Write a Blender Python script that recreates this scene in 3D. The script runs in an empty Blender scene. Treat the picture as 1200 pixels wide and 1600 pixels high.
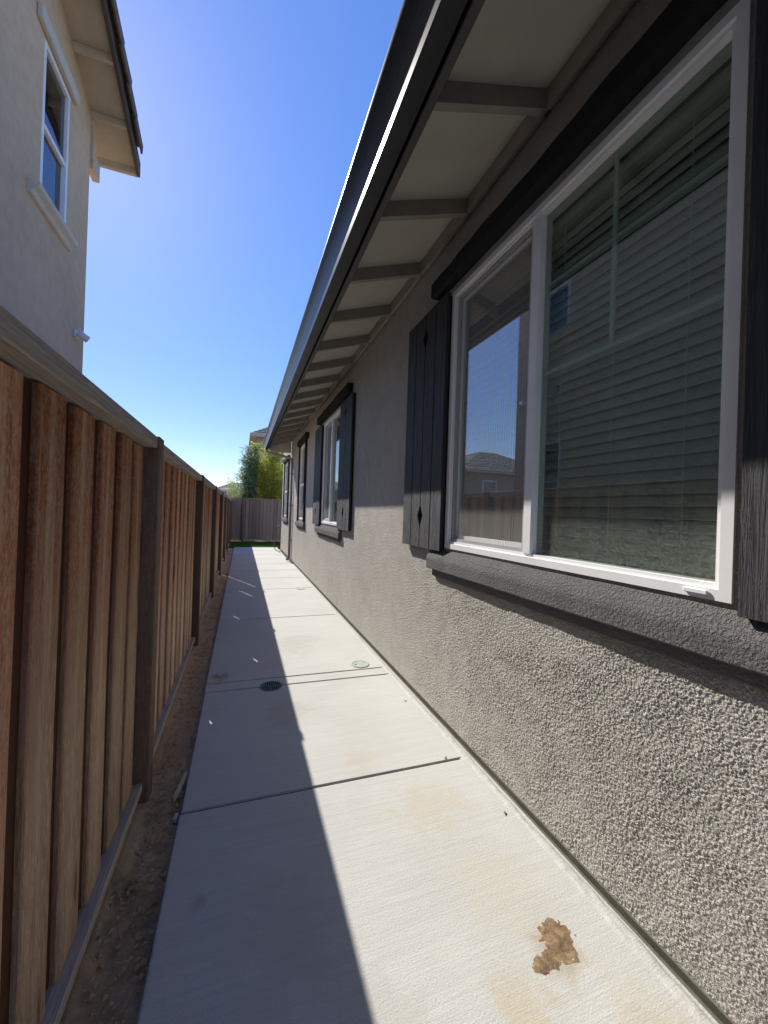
import bpy, bmesh, math, random
import numpy as np
from mathutils import Vector, Matrix
random.seed(7)
rad = math.radians
scene = bpy.context.scene
COL = scene.collection

# ------------------------------------------------------------------ camera
cam_d = bpy.data.cameras.new('camera')
cam = bpy.data.objects.new('camera', cam_d)
COL.objects.link(cam)
scene.camera = cam
F_PX, CAM_H = 612.0, 1.48
cam_d.sensor_fit = 'AUTO'
cam_d.sensor_width = 36.0
cam_d.lens = F_PX / 1600.0 * 36.0
cam_d.clip_start = 0.02
cam_d.clip_end = 900.0
vp = Vector(((378 - 600) / F_PX, -(794 - 800) / F_PX, 1.0)).normalized()
up_ = Vector((math.sin(rad(2.0)), math.cos(rad(2.0)), 0.0))
up_ = (up_ - vp * up_.dot(vp)).normalized()
rt_ = vp.cross(up_)
if rt_.x < 0:
    rt_ = -rt_
rows = (rt_, vp, up_)                       # world axes x, y, z in (right, up, forward)
R = Matrix(((rows[0][0], rows[0][1], -rows[0][2]),
            (rows[1][0], rows[1][1], -rows[1][2]),
            (rows[2][0], rows[2][1], -rows[2][2])))
cam.matrix_world = Matrix.Translation((0, 0, CAM_H)) @ R.to_4x4()

# ------------------------------------------------------------------ light
SUN_AZ, SUN_EL = -21.5, 38.9                # degrees from +Y towards +X, above the horizon
world = bpy.data.worlds.new('World')
scene.world = world
world.use_nodes = True
wn = world.node_tree
wn.nodes.clear()
w_out = wn.nodes.new('ShaderNodeOutputWorld')
w_bg = wn.nodes.new('ShaderNodeBackground')
w_sky = wn.nodes.new('ShaderNodeTexSky')
w_sky.sky_type = 'NISHITA'
w_sky.sun_disc = False
w_sky.sun_elevation = rad(SUN_EL)
w_sky.sun_rotation = rad(SUN_AZ)
w_sky.altitude = 0
w_sky.air_density = 1.0
w_sky.dust_density = 0.11
w_sky.ozone_density = 5.0
w_bg.inputs['Strength'].default_value = 0.14
w_hsv = wn.nodes.new('ShaderNodeHueSaturation')
w_hsv.inputs['Saturation'].default_value = 1.62
w_hsv.inputs['Hue'].default_value = 0.522
w_hsv.inputs['Value'].default_value = 1.66
w_gam = wn.nodes.new('ShaderNodeGamma')
w_gam.inputs['Gamma'].default_value = 0.55
wn.links.new(w_sky.outputs['Color'], w_gam.inputs['Color'])
wn.links.new(w_gam.outputs['Color'], w_hsv.inputs['Color'])
wn.links.new(w_hsv.outputs['Color'], w_bg.inputs['Color'])
wn.links.new(w_bg.outputs['Background'], w_out.inputs['Surface'])

sun_d = bpy.data.lights.new('sun', 'SUN')
sun_d.energy = 3.7
sun_d.angle = rad(0.5)
sun_d.color = (1.0, 0.955, 0.88)
sun = bpy.data.objects.new('sun', sun_d)
COL.objects.link(sun)
sdir = Vector((math.sin(rad(SUN_AZ)) * math.cos(rad(SUN_EL)), math.cos(rad(SUN_AZ)) * math.cos(rad(SUN_EL)), math.sin(rad(SUN_EL))))
sun.rotation_euler = sdir.to_track_quat('Z', 'Y').to_euler()

vs = scene.view_settings
scene.display_settings.display_device = 'sRGB'
vs.view_transform = 'Standard'
vs.look = 'None'
vs.exposure = 0.83
vs.gamma = 1.0
vs.use_curve_mapping = False
scene.cycles.max_bounces = 8
scene.cycles.transparent_max_bounces = 16

# ------------------------------------------------------------------ materials
class NT:
    def __init__(s, name):
        s.m = bpy.data.materials.new(name)
        s.m.use_nodes = True
        s.t = s.m.node_tree
        s.t.nodes.clear()
        s.out = s.n('ShaderNodeOutputMaterial')
        s.p = s.n('ShaderNodeBsdfPrincipled')
        s.l(s.p.outputs[0], s.out.inputs['Surface'])
    def n(s, t, **k):
        nd = s.t.nodes.new(t)
        for a, v in k.items():
            setattr(nd, a, v)
        return nd
    def l(s, a, b):
        s.t.links.new(a, b)
    def coords(s, scale=(1, 1, 1), kind='Object', rnd=False):
        if kind == 'World':
            src = s.n('ShaderNodeNewGeometry').outputs['Position']
        else:
            src = s.n('ShaderNodeTexCoord').outputs[kind]
        if rnd:
            oi = s.n('ShaderNodeObjectInfo')
            v = s.n('ShaderNodeVectorMath', operation='MULTIPLY_ADD')
            cm = s.n('ShaderNodeCombineXYZ')
            for i in range(3):
                s.l(oi.outputs['Random'], cm.inputs[i])
            s.l(cm.outputs[0], v.inputs[0])
            v.inputs[1].default_value = (37.0, 91.0, 53.0)
            s.l(src, v.inputs[2])
            src = v.outputs[0]
        mp = s.n('ShaderNodeMapping')
        mp.inputs['Scale'].default_value = scale
        s.l(src, mp.inputs['Vector'])
        return mp.outputs[0]
    def noise(s, vec, scale=5, detail=4, rough=0.55, dist=0.0):
        nd = s.n('ShaderNodeTexNoise')
        nd.inputs['Scale'].default_value = scale
        nd.inputs['Detail'].default_value = detail
        nd.inputs['Roughness'].default_value = rough
        nd.inputs['Distortion'].default_value = dist
        s.l(vec, nd.inputs['Vector'])
        return nd.outputs['Fac']
    def ramp(s, fac, stops):
        r = s.n('ShaderNodeValToRGB')
        e = r.color_ramp.elements
        while len(e) < len(stops):
            e.new(0.5)
        for i, (p, c) in enumerate(stops):
            e[i].position = p
            e[i].color = (c if len(c) == 4 else (*c, 1)) if isinstance(c, tuple) else (c, c, c, 1)
        s.l(fac, r.inputs[0])
        return r.outputs[0]
    def mix(s, fac, a, b, blend='MIX'):
        m = s.n('ShaderNodeMix', data_type='RGBA', blend_type=blend)
        if isinstance(fac, (int, float)):
            m.inputs[0].default_value = fac
        else:
            s.l(fac, m.inputs[0])
        for v, i in ((a, 6), (b, 7)):
            if isinstance(v, tuple):
                m.inputs[i].default_value = (*v, 1) if len(v) == 3 else v
            else:
                s.l(v, m.inputs[i])
        return m.outputs[2]
    def math(s, op, a, b=0.0, clamp=False):
        m = s.n('ShaderNodeMath', operation=op, use_clamp=clamp)
        for v, i in ((a, 0), (b, 1)):
            if isinstance(v, (int, float)):
                m.inputs[i].default_value = v
            else:
                s.l(v, m.inputs[i])
        return m.outputs[0]
    def color(s, c):
        if isinstance(c, tuple):
            s.p.inputs['Base Color'].default_value = (*c, 1)
        else:
            s.l(c, s.p.inputs['Base Color'])
        return s
    def rough(s, r, spec=0.5):
        if isinstance(r, (int, float)):
            s.p.inputs['Roughness'].default_value = r
        else:
            s.l(r, s.p.inputs['Roughness'])
        s.p.inputs['Specular IOR Level'].default_value = spec
        return s
    def bump(s, h, strength=0.5, dist=0.01, prev=None):
        b = s.n('ShaderNodeBump')
        b.inputs['Strength'].default_value = strength
        b.inputs['Distance'].default_value = dist
        s.l(h, b.inputs['Height'])
        if prev is not None:
            s.l(prev, b.inputs['Normal'])
        s.l(b.outputs[0], s.p.inputs['Normal'])
        return b.outputs[0]

def m_stucco(name, base, grain=1.0, fine=False):
    t = NT(name)
    v = t.coords(kind='World')
    big = t.noise(v, 1.3, 5, 0.6)
    mid = t.noise(v, 9, 4)
    lo = tuple(c * 0.86 for c in base)
    hi = tuple(c * 1.10 for c in base)
    c = t.ramp(big, [(0.3, lo), (0.7, hi)])
    st = t.noise(t.coords((14, 14, 0.8), 'World'), 1, 4, 0.6)
    c = t.mix(t.math('MULTIPLY', t.ramp(st, [(0.5, 0.0), (0.75, 1.0)]), 0.25), c, tuple(min(1, k * 1.25) for k in base))
    c = t.mix(0.35, c, t.ramp(mid, [(0.35, tuple(k * 0.82 for k in base)), (0.65, tuple(k * 1.12 for k in base))]))
    t.color(c).rough(0.93, 0.25)
    a = t.noise(v, 220 * grain, 3, 0.6)
    b = t.noise(v, 95 * grain, 3, 0.55, 0.6)
    h = t.math('ADD', t.math('MULTIPLY', t.ramp(b, [(0.38, 0.0), (0.62, 1.0)]), 0.7), t.math('MULTIPLY', a, 0.5))
    if not fine:
        sy = t.n('ShaderNodeSeparateXYZ')
        t.l(v, sy.inputs[0])
        far = t.n('ShaderNodeMapRange')
        far.inputs['From Min'].default_value = 3.0
        far.inputs['From Max'].default_value = 5.0
        t.l(sy.outputs[1], far.inputs['Value'])
        f_ = t.ramp(t.noise(v, 42 * grain, 4, 0.6, 0.8), [(0.36, 0.0), (0.64, 1.0)])
        h = t.math('ADD', h, t.math('MULTIPLY', t.math('MULTIPLY', f_, far.outputs[0]), 1.5))
    t.bump(h, 0.35 if fine else 0.9, 0.003 if fine else 0.007)
    return t.m

M = {}
M['stucco'] = m_stucco('stucco_taupe', (0.51, 0.48, 0.43))
M['stucco_beige'] = m_stucco('stucco_beige', (0.64, 0.475, 0.315), 0.7, True)
M['stucco_far'] = m_stucco('stucco_far', (0.42, 0.36, 0.28), 0.4, True)
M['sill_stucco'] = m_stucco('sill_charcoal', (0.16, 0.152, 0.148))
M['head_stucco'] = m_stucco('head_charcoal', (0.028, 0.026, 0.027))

def m_plain(name, c, r=0.5, spec=0.5, var=0.12, scale=6, bump=0.0, bscale=60):
    t = NT(name)
    v = t.coords(kind='World')
    n = t.noise(v, scale, 5, 0.6)
    t.color(t.ramp(n, [(0.3, tuple(k * (1 - var) for k in c)), (0.7, tuple(min(1, k * (1 + var)) for k in c))]))
    t.rough(r, spec)
    if bump:
        t.bump(t.noise(v, bscale, 4, 0.6), bump, 0.004)
    return t.m
M['soffit'] = m_plain('soffit_paint', (0.50, 0.47, 0.41), 0.8, 0.3, 0.08, 3, 0.25, 45)
M['rafter'] = m_plain('rafter_paint', (0.30, 0.28, 0.25), 0.75, 0.3, 0.12, 8, 0.25, 60)
M['frieze'] = m_plain('frieze_paint', (0.38, 0.35, 0.30), 0.75, 0.3, 0.1, 6, 0.2, 60)
M['fascia'] = m_plain('fascia_paint', (0.085, 0.08, 0.078), 0.6, 0.4, 0.12, 5, 0.15, 50)
M['gutter'] = m_plain('gutter_paint', (0.02, 0.0195, 0.025), 0.34, 0.28, 0.08, 3)
M['downspout'] = m_plain('downspout_paint', (0.22, 0.205, 0.185), 0.45, 0.5, 0.1, 4)
M['vinyl'] = m_plain('white_vinyl', (0.88, 0.87, 0.87), 0.35, 0.5, 0.05, 5)
M['muntin'] = m_plain('grey_green_muntin', (0.66, 0.70, 0.66), 0.45, 0.4, 0.06, 5)
M['blind'] = m_plain('blind_slats', (0.52, 0.53, 0.49), 0.5, 0.4, 0.06, 4)
M['cord'] = m_plain('blind_cord', (0.6, 0.6, 0.56), 0.8, 0.2)
M['dark_inside'] = m_plain('room_dark', (0.05, 0.05, 0.05), 0.9, 0.1)
M['cream_trim'] = m_plain('cream_trim', (0.62, 0.58, 0.49), 0.7, 0.3, 0.06, 6, 0.2, 90)
M['beige_wood'] = m_plain('beige_painted_wood', (0.55, 0.46, 0.35), 0.75, 0.3, 0.1, 6, 0.3, 40)
M['brown_wood'] = m_plain('brown_painted_wood', (0.10, 0.075, 0.06), 0.7, 0.3, 0.15, 6, 0.3, 40)
M['tile'] = m_plain('concrete_roof_tile', (0.17, 0.135, 0.115), 0.85, 0.2, 0.3, 4, 0.4, 30)
M['tile_grey'] = m_plain('grey_roof_tile', (0.16, 0.15, 0.145), 0.85, 0.2, 0.25, 2.5, 0.4, 12)
M['cam_white'] = m_plain('camera_white', (0.72, 0.72, 0.72), 0.4, 0.5, 0.03)
M['cam_black'] = m_plain('camera_black', (0.015, 0.015, 0.016), 0.15, 0.6, 0.03)
M['green_plastic'] = m_plain('green_plastic', (0.105, 0.15, 0.135), 0.7, 0.3, 0.3, 30, 0.3, 90)
M['green_faded'] = m_plain('faded_green_plastic', (0.38, 0.42, 0.38), 0.8, 0.3, 0.2, 20, 0.3, 90)
M['hole_shade'] = m_plain('hole_shade_black', (0.012, 0.012, 0.011), 0.9, 0.1)  # near black: the shade inside holes and gaps, put into the colour
M['hose'] = m_plain('grey_hose', (0.16, 0.15, 0.13), 0.55, 0.4)
M['foundation'] = m_plain('foundation_concrete', (0.22, 0.21, 0.17), 0.9, 0.2, 0.2, 14, 0.4, 80)
M['mulch'] = m_plain('dead_leaf', (0.20, 0.12, 0.06), 0.8, 0.2, 0.3, 60)
M['pale_wood'] = m_plain('split_pale_wood', (0.50, 0.42, 0.33), 0.8, 0.2, 0.15, 40)

def m_concrete():
    t = NT('broom_concrete')
    v = t.coords(kind='World')
    big = t.noise(v, 1.1, 6, 0.62, 0.3)
    c = t.ramp(big, [(0.28, (0.39, 0.388, 0.362)), (0.5, (0.49, 0.486, 0.455)), (0.72, (0.57, 0.566, 0.53))])
    sp = t.noise(v, 220, 2, 0.6)
    c = t.mix(0.5, c, t.ramp(sp, [(0.3, (0.34, 0.335, 0.31)), (0.7, (0.68, 0.67, 0.63))]))
    br = t.noise(t.coords((2.2, 55, 1), 'World'), 1, 5, 0.65, 0.4)
    c = t.mix(0.22, c, t.ramp(br, [(0.32, (0.40, 0.39, 0.355)), (0.66, (0.66, 0.645, 0.59))]))
    # rust-yellow water stains, each with its own place on the slab
    sep = t.n('ShaderNodeSeparateXYZ')
    t.l(v, sep.inputs[0])
    wob = t.noise(v, 7, 5, 0.65, 0.8)
    for (x, y, rx, ry, col, amt) in ((0.86, 0.97, 0.13, 0.16, (0.47, 0.39, 0.26), 0.5), (1.02, 1.30, 0.25, 0.3, (0.50, 0.45, 0.33), 0.35),
                                     (0.80, 0.80, 0.2, 0.2, (0.50, 0.45, 0.33), 0.4), (-0.13, 3.68, 0.11, 0.13, (0.30, 0.18, 0.10), 0.75),
                                     (0.72, 2.25, 0.16, 0.2, (0.46, 0.41, 0.32), 0.4), (1.2, 0.8, 0.14, 0.3, (0.46, 0.38, 0.25), 0.4),
                                     (-0.1, 1.6, 0.05, 0.06, (0.26, 0.22, 0.18), 0.45), (0.95, 1.75, 0.3, 0.25, (0.47, 0.41, 0.3), 0.4), (1.06, 1.05, 0.13, 0.11, (0.34, 0.25, 0.15), 0.55),
                                     (0.35, 2.9, 0.25, 0.3, (0.40, 0.385, 0.34), 0.5), (0.6, 4.4, 0.4, 0.5, (0.42, 0.40, 0.36), 0.5), (0.2, 1.4, 0.3, 0.35, (0.43, 0.41, 0.37), 0.5), (0.45, 0.95, 0.2, 0.3, (0.44, 0.42, 0.38), 0.5)):
        dx = t.math('DIVIDE', t.math('SUBTRACT', sep.outputs[0], x), rx)
        dy = t.math('DIVIDE', t.math('SUBTRACT', sep.outputs[1], y), ry)
        d = t.math('SQRT', t.math('ADD', t.math('MULTIPLY', dx, dx), t.math('MULTIPLY', dy, dy)))
        k = t.math('SUBTRACT', 1.0, d)
        k = t.math('ADD', k, t.math('MULTIPLY', t.math('SUBTRACT', wob, 0.55), 2.8), )
        k = t.math('MULTIPLY', t.math('MULTIPLY', k, 1.6, True), t.math('SUBTRACT', 1.55, d, True), True)
        c = t.mix(t.math('MULTIPLY', k, amt), c, col)
    t.color(c).rough(0.85, 0.3)
    h1 = t.noise(t.coords((7, 170, 1), 'World'), 1, 4, 0.7, 0.5)
    h2 = t.noise(v, 120, 4, 0.65)
    b1 = t.bump(h1, 0.45, 0.003)
    t.bump(h2, 0.55, 0.003, b1)
    return t.m
M['concrete'] = m_concrete()
M['joint'] = m_plain('joint_grout', (0.10, 0.095, 0.085), 0.95, 0.1, 0.25, 30)

def m_wood(name, top, low, dark, zsplit=(0.7, 1.75), grain=1.0, bump=0.6, edge_red=False):
    """weathered board: redder and darker where the cap shelters it, greyer below"""
    t = NT(name)
    w = t.coords(kind='World')
    v = t.coords((1, 1, 1), 'World', True)
    sep = t.n('ShaderNodeSeparateXYZ')
    t.l(w, sep.inputs[0])
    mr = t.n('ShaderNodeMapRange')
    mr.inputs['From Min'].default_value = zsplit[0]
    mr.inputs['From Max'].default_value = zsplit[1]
    mp = t.n('ShaderNodeMapping')
    mp.inputs['Scale'].default_value = (24, 24, 1.3)
    t.l(v, mp.inputs[0])
    long_ = t.noise(mp.outputs[0], 1, 6, 0.62, 0.3)
    mp2 = t.n('ShaderNodeMapping')
    mp2.inputs['Scale'].default_value = (210 * grain, 210 * grain, 12)
    t.l(v, mp2.inputs[0])
    fine = t.noise(mp2.outputs[0], 1, 5, 0.7, 0.4)
    oi = t.n('ShaderNodeObjectInfo')
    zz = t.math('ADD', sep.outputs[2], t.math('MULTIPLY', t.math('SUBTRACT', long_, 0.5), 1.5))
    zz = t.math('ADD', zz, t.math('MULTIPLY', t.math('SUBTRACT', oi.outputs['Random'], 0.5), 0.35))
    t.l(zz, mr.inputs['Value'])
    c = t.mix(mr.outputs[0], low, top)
    c = t.mix(t.math('MULTIPLY', t.ramp(fine, [(0.36, 1.0), (0.60, 0.0)]), 0.75), c, dark)
    saw = t.noise(t.coords((80, 80, 36), 'World'), 1, 6, 0.8, 0.8)
    c = t.mix(t.math('MULTIPLY', t.ramp(saw, [(0.44, 1.0), (0.54, 0.0)]), 0.72), c, tuple((a_ + b_) / 2 for a_, b_ in zip(dark, low)))
    c = t.mix(t.math('MULTIPLY', t.ramp(long_, [(0.48, 0.0), (0.7, 1.0)]), 0.3), c, tuple(min(1, k * 1.2) for k in low))
    blot = t.noise(v, 6, 4, 0.6)
    c = t.mix(t.math('MULTIPLY', t.ramp(blot, [(0.5, 0.0), (0.8, 1.0)]), 0.5), c, tuple(k * 0.55 for k in low))
    if edge_red:
        loc = t.n('ShaderNodeSeparateXYZ')
        t.l(t.n('ShaderNodeTexCoord').outputs['Object'], loc.inputs[0])
        q = t.math('ABSOLUTE', t.math('ADD', loc.outputs[1], t.math('MULTIPLY', t.math('SUBTRACT', long_, 0.5), 0.11)))
        c = t.mix(t.math('MULTIPLY', t.ramp(t.math('MULTIPLY', q, 12.0), [(0.6, 0.0), (1.0, 1.0)]), 0.3), c, tuple(k * 0.8 for k in top))
        c = t.mix(t.math('MULTIPLY', t.ramp(t.math('MULTIPLY', q, 12.0), [(0.02, 1.0), (0.22, 0.0)]), 0.3), c, tuple(min(1, k * 1.15) for k in low))
    # knots
    vo = t.n('ShaderNodeTexVoronoi')
    mp3 = t.n('ShaderNodeMapping')
    mp3.inputs['Scale'].default_value = (9, 9, 1.3)
    t.l(v, mp3.inputs[0])
    vo.inputs['Scale'].default_value = 1.0
    t.l(mp3.outputs[0], vo.inputs['Vector'])
    c = t.mix(t.math('MULTIPLY', t.ramp(vo.outputs['Distance'], [(0.05, 1.0), (0.13, 0.0)]), 0.75), c, tuple(k * 0.35 for k in dark))
    var = t.n('ShaderNodeHueSaturation')
    t.l(c, var.inputs['Color'])
    t.l(t.math('ADD', 0.72, t.math('MULTIPLY', oi.outputs['Random'], 0.56)), var.inputs['Value'])
    t.color(var.outputs[0]).rough(0.85, 0.25)
    h = t.math('ADD', fine, t.math('MULTIPLY', t.noise(v, 90, 3, 0.6), 0.6))
    b1 = t.bump(long_, bump * 0.6, 0.01)
    t.bump(h, bump, 0.004, b1)
    return t.m
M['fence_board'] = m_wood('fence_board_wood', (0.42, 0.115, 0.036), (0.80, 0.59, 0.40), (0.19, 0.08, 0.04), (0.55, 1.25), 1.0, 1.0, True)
M['shaded_back_board'] = m_wood('shaded_back_board_wood', (0.07, 0.024, 0.013), (0.10, 0.042, 0.022), (0.045, 0.018, 0.011), (0.4, 1.8))  # redder unweathered wood, with the recess shade darkened into its colour
M['fence_post'] = m_wood('fence_post_wood', (0.22, 0.165, 0.13), (0.19, 0.125, 0.085), (0.08, 0.05, 0.034), (0.4, 1.8))
M['fence_cap'] = m_wood('fence_cap_wood', (0.36, 0.315, 0.27), (0.33, 0.27, 0.21), (0.17, 0.14, 0.115), (0.4, 1.8), 0.9, 0.4)
M['old_board'] = m_wood('old_grey_board', (0.31, 0.24, 0.205), (0.40, 0.325, 0.27), (0.16, 0.115, 0.092), (0.3, 1.8))

def m_long_cap(name, base, dark):
    """grain runs along y"""
    t = NT(name)
    v = t.coords((1, 1, 1), 'World', True)
    mp = t.n('ShaderNodeMapping')
    mp.inputs['Scale'].default_value = (120, 4, 120)
    t.l(v, mp.inputs[0])
    g = t.noise(mp.outputs[0], 1, 5, 0.65, 0.5)
    c = t.ramp(g, [(0.3, dark), (0.62, base)])
    bl = t.noise(v, 5, 4)
    c = t.mix(t.math('MULTIPLY', t.ramp(bl, [(0.5, 0.0), (0.75, 1.0)]), 0.4), c, tuple(k * 0.6 for k in base))
    t.color(c).rough(0.85, 0.25)
    t.bump(g, 0.5, 0.004)
    return t.m
M['cap_wood'] = m_long_cap('cap_rail_wood', (0.43, 0.375, 0.325), (0.22, 0.185, 0.155))
M['kick_wood'] = m_long_cap('bottom_rail_wood', (0.52, 0.46, 0.385), (0.32, 0.265, 0.21))

def m_shutter():
    t = NT('shutter_charcoal')
    v = t.coords((1, 1, 1), 'World', True)
    mp = t.n('ShaderNodeMapping')
    mp.inputs['Scale'].default_value = (90, 90, 3.2)
    t.l(v, mp.inputs[0])
    g = t.noise(mp.outputs[0], 1, 5, 0.6, 1.2)
    c = t.ramp(g, [(0.35, (0.028, 0.027, 0.031)), (0.65, (0.066, 0.063, 0.069))])
    t.color(c).rough(0.62, 0.4)
    t.bump(t.ramp(g, [(0.36, 0.0), (0.6, 1.0)]), 1.0, 0.009)
    return t.m
M['shutter'] = m_shutter()

def m_glass(name, tint, ior, dust):
    t = NT(name)
    t.t.nodes.remove(t.p)
    tr = t.n('ShaderNodeBsdfTransparent')
    tr.inputs[0].default_value = (*tint, 1)
    gl = t.n('ShaderNodeBsdfGlossy')
    gl.inputs['Roughness'].default_value = 0.012
    ge = t.n('ShaderNodeNewGeometry')
    dt = t.n('ShaderNodeVectorMath', operation='DOT_PRODUCT')
    t.l(ge.outputs['Normal'], dt.inputs[0])
    t.l(ge.outputs['Incoming'], dt.inputs[1])
    co = t.math('SUBTRACT', 1.0, t.math('ABSOLUTE', dt.outputs['Value']), True)
    r0 = ((ior - 1) / (ior + 1)) ** 2
    fres = t.math('ADD', r0, t.math('MULTIPLY', t.math('POWER', co, 5.0), 1 - r0))
    mx = t.n('ShaderNodeMixShader')
    t.l(fres, mx.inputs[0])
    t.l(tr.outputs[0], mx.inputs[1])
    t.l(gl.outputs[0], mx.inputs[2])
    df = t.n('ShaderNodeBsdfDiffuse')
    df.inputs[0].default_value = (0.42, 0.45, 0.42, 1)
    v = t.coords(kind='World')
    n1 = t.noise(v, 130, 3, 0.8)
    n2 = t.noise(t.coords((1, 25, 60), 'World'), 1, 4, 0.7, 1.0)
    k = t.math('ADD', t.math('MULTIPLY', t.ramp(n1, [(0.5, 0.0), (0.72, 1.0)]), dust * 1.6), t.math('MULTIPLY', t.ramp(n2, [(0.4, 0.25), (0.7, 1.0)]), dust))
    sz = t.n('ShaderNodeSeparateXYZ')
    t.l(v, sz.inputs[0])
    dz = t.n('ShaderNodeMapRange')
    dz.inputs['From Min'].default_value = 1.85
    dz.inputs['From Max'].default_value = 1.25
    dz.inputs['To Min'].default_value = 0.7
    dz.inputs['To Max'].default_value = 2.8
    t.l(sz.outputs[2], dz.inputs['Value'])
    k = t.math('MULTIPLY', k, dz.outputs[0], True)  # real dust, thickened low on the pane to paint the sunlit band brighter
    m2 = t.n('ShaderNodeMixShader')
    t.l(k, m2.inputs[0])
    t.l(mx.outputs[0], m2.inputs[1])
    t.l(df.outputs[0], m2.inputs[2])
    t.l(m2.outputs[0], t.out.inputs['Surface'])
    return t.m
M['glass'] = m_glass('window_glass', (0.86, 0.92, 0.875), 1.9, 0.06)
M['glass_coated'] = m_glass('window_glass_coated', (0.80, 0.85, 0.83), 4.4, 0.01)
M['glass_far'] = m_glass('window_glass_far', (0.45, 0.5, 0.55), 2.1, 0.02)

def m_screen():
    t = NT('insect_screen')
    t.t.nodes.remove(t.p)
    tr = t.n('ShaderNodeBsdfTransparent')
    df = t.n('ShaderNodeBsdfDiffuse')
    df.inputs[0].default_value = (0.58, 0.565, 0.54, 1)
    v = t.coords(kind='World')
    n = t.noise(t.coords((1, 3, 2), 'World'), 1, 3)
    mx = t.n('ShaderNodeMixShader')
    wv = t.n('ShaderNodeTexWave', wave_type='BANDS', bands_direction='Y')
    wv.inputs['Scale'].default_value = 9.0
    wv.inputs['Distortion'].default_value = 5.0
    wv.inputs['Detail'].default_value = 1.5
    wv.inputs['Detail Scale'].default_value = 0.5
    t.l(t.coords((1, 1.6, 0.35), 'World'), wv.inputs['Vector'])
    t.l(t.ramp(t.math('ADD', t.math('MULTIPLY', n, 0.3), t.math('MULTIPLY', wv.outputs['Fac'], 0.7)), [(0.2, 0.14), (0.8, 0.32)]), mx.inputs[0])
    t.l(tr.outputs[0], mx.inputs[1])
    t.l(df.outputs[0], mx.inputs[2])
    t.l(mx.outputs[0], t.out.inputs['Surface'])
    return t.m
M['screen'] = m_screen()

def m_dirt():
    t = NT('dry_dirt')
    v = t.coords(kind='World')
    a = t.noise(v, 4, 6, 0.65, 0.4)
    c = t.ramp(a, [(0.3, (0.2, 0.135, 0.08)), (0.42, (0.58, 0.385, 0.21)), (0.7, (0.70, 0.50, 0.30))])
    b = t.noise(v, 45, 5, 0.7)
    c = t.mix(0.45, c, t.ramp(b, [(0.3, (0.24, 0.16, 0.095)), (0.7, (0.66, 0.48, 0.31))]))
    t.color(c).rough(0.98, 0.1)
    t.bump(t.noise(v, 70, 6, 0.75), 0.8, 0.012)
    return t.m
M['dirt'] = m_dirt()
def m_ground():
    t = NT('yard_ground')
    v = t.coords(kind='World')
    a = t.noise(v, 0.25, 6, 0.65)
    c = t.ramp(a, [(0.35, (0.16, 0.13, 0.09)), (0.6, (0.24, 0.20, 0.14))])
    t.color(c).rough(0.95, 0.1)
    t.bump(t.noise(v, 30, 4, 0.7), 0.5, 0.02)
    return t.m
M['ground'] = m_ground()
def m_leaf(name, a, b, trans):
    t = NT(name)
    oi = t.n('ShaderNodeNewGeometry')
    c = t.ramp(oi.outputs['Random Per Island'], [(0.0, a), (1.0, b)])
    t.color(c).rough(0.5, 0.35)
    tl = t.n('ShaderNodeBsdfTranslucent')
    t.l(t.mix(0.5, c, tuple(min(1, k * 1.6) for k in b)), tl.inputs[0])
    mx = t.n('ShaderNodeMixShader')
    mx.inputs[0].default_value = trans
    t.l(t.p.outputs[0], mx.inputs[1])
    t.l(tl.outputs[0], mx.inputs[2])
    t.l(mx.outputs[0], t.out.inputs['Surface'])
    return t.m
M['leaf_dark'] = m_leaf('bamboo_leaf_blue_green', (0.06, 0.11, 0.06), (0.26, 0.34, 0.20), 0.45)
M['leaf_yellow'] = m_leaf('bamboo_leaf_yellow_green', (0.14, 0.19, 0.025), (0.50, 0.50, 0.09), 0.55)
M['leaf_pale'] = m_leaf('shrub_leaf_pale', (0.18, 0.24, 0.06), (0.48, 0.52, 0.19), 0.5)
M['culm'] = m_plain('bamboo_culm', (0.24, 0.25, 0.09), 0.45, 0.4, 0.3, 5)
M['grass'] = m_leaf('grass_blade', (0.05, 0.12, 0.015), (0.11, 0.20, 0.035), 0.3)
M['lawn'] = m_plain('lawn_soil', (0.045, 0.08, 0.02), 0.95, 0.1, 0.4, 30)
def m_mud():
    t = NT('dried_mud')
    v = t.coords(kind='World')
    c = t.ramp(t.noise(v, 26, 6, 0.68, 0.8), [(0.36, (0.08, 0.05, 0.03)), (0.47, (0.17, 0.11, 0.065)), (0.56, (0.26, 0.175, 0.10)), (0.68, (0.44, 0.34, 0.19))])
    c = t.mix(0.3, c, t.ramp(t.noise(v, 130, 4, 0.7), [(0.35, (0.11, 0.07, 0.04)), (0.65, (0.36, 0.27, 0.16))]))
    t.color(c).rough(0.9, 0.15)
    t.bump(t.noise(v, 160, 4, 0.7), 0.3, 0.002)
    return t.m
M['mud'] = m_mud()

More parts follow.
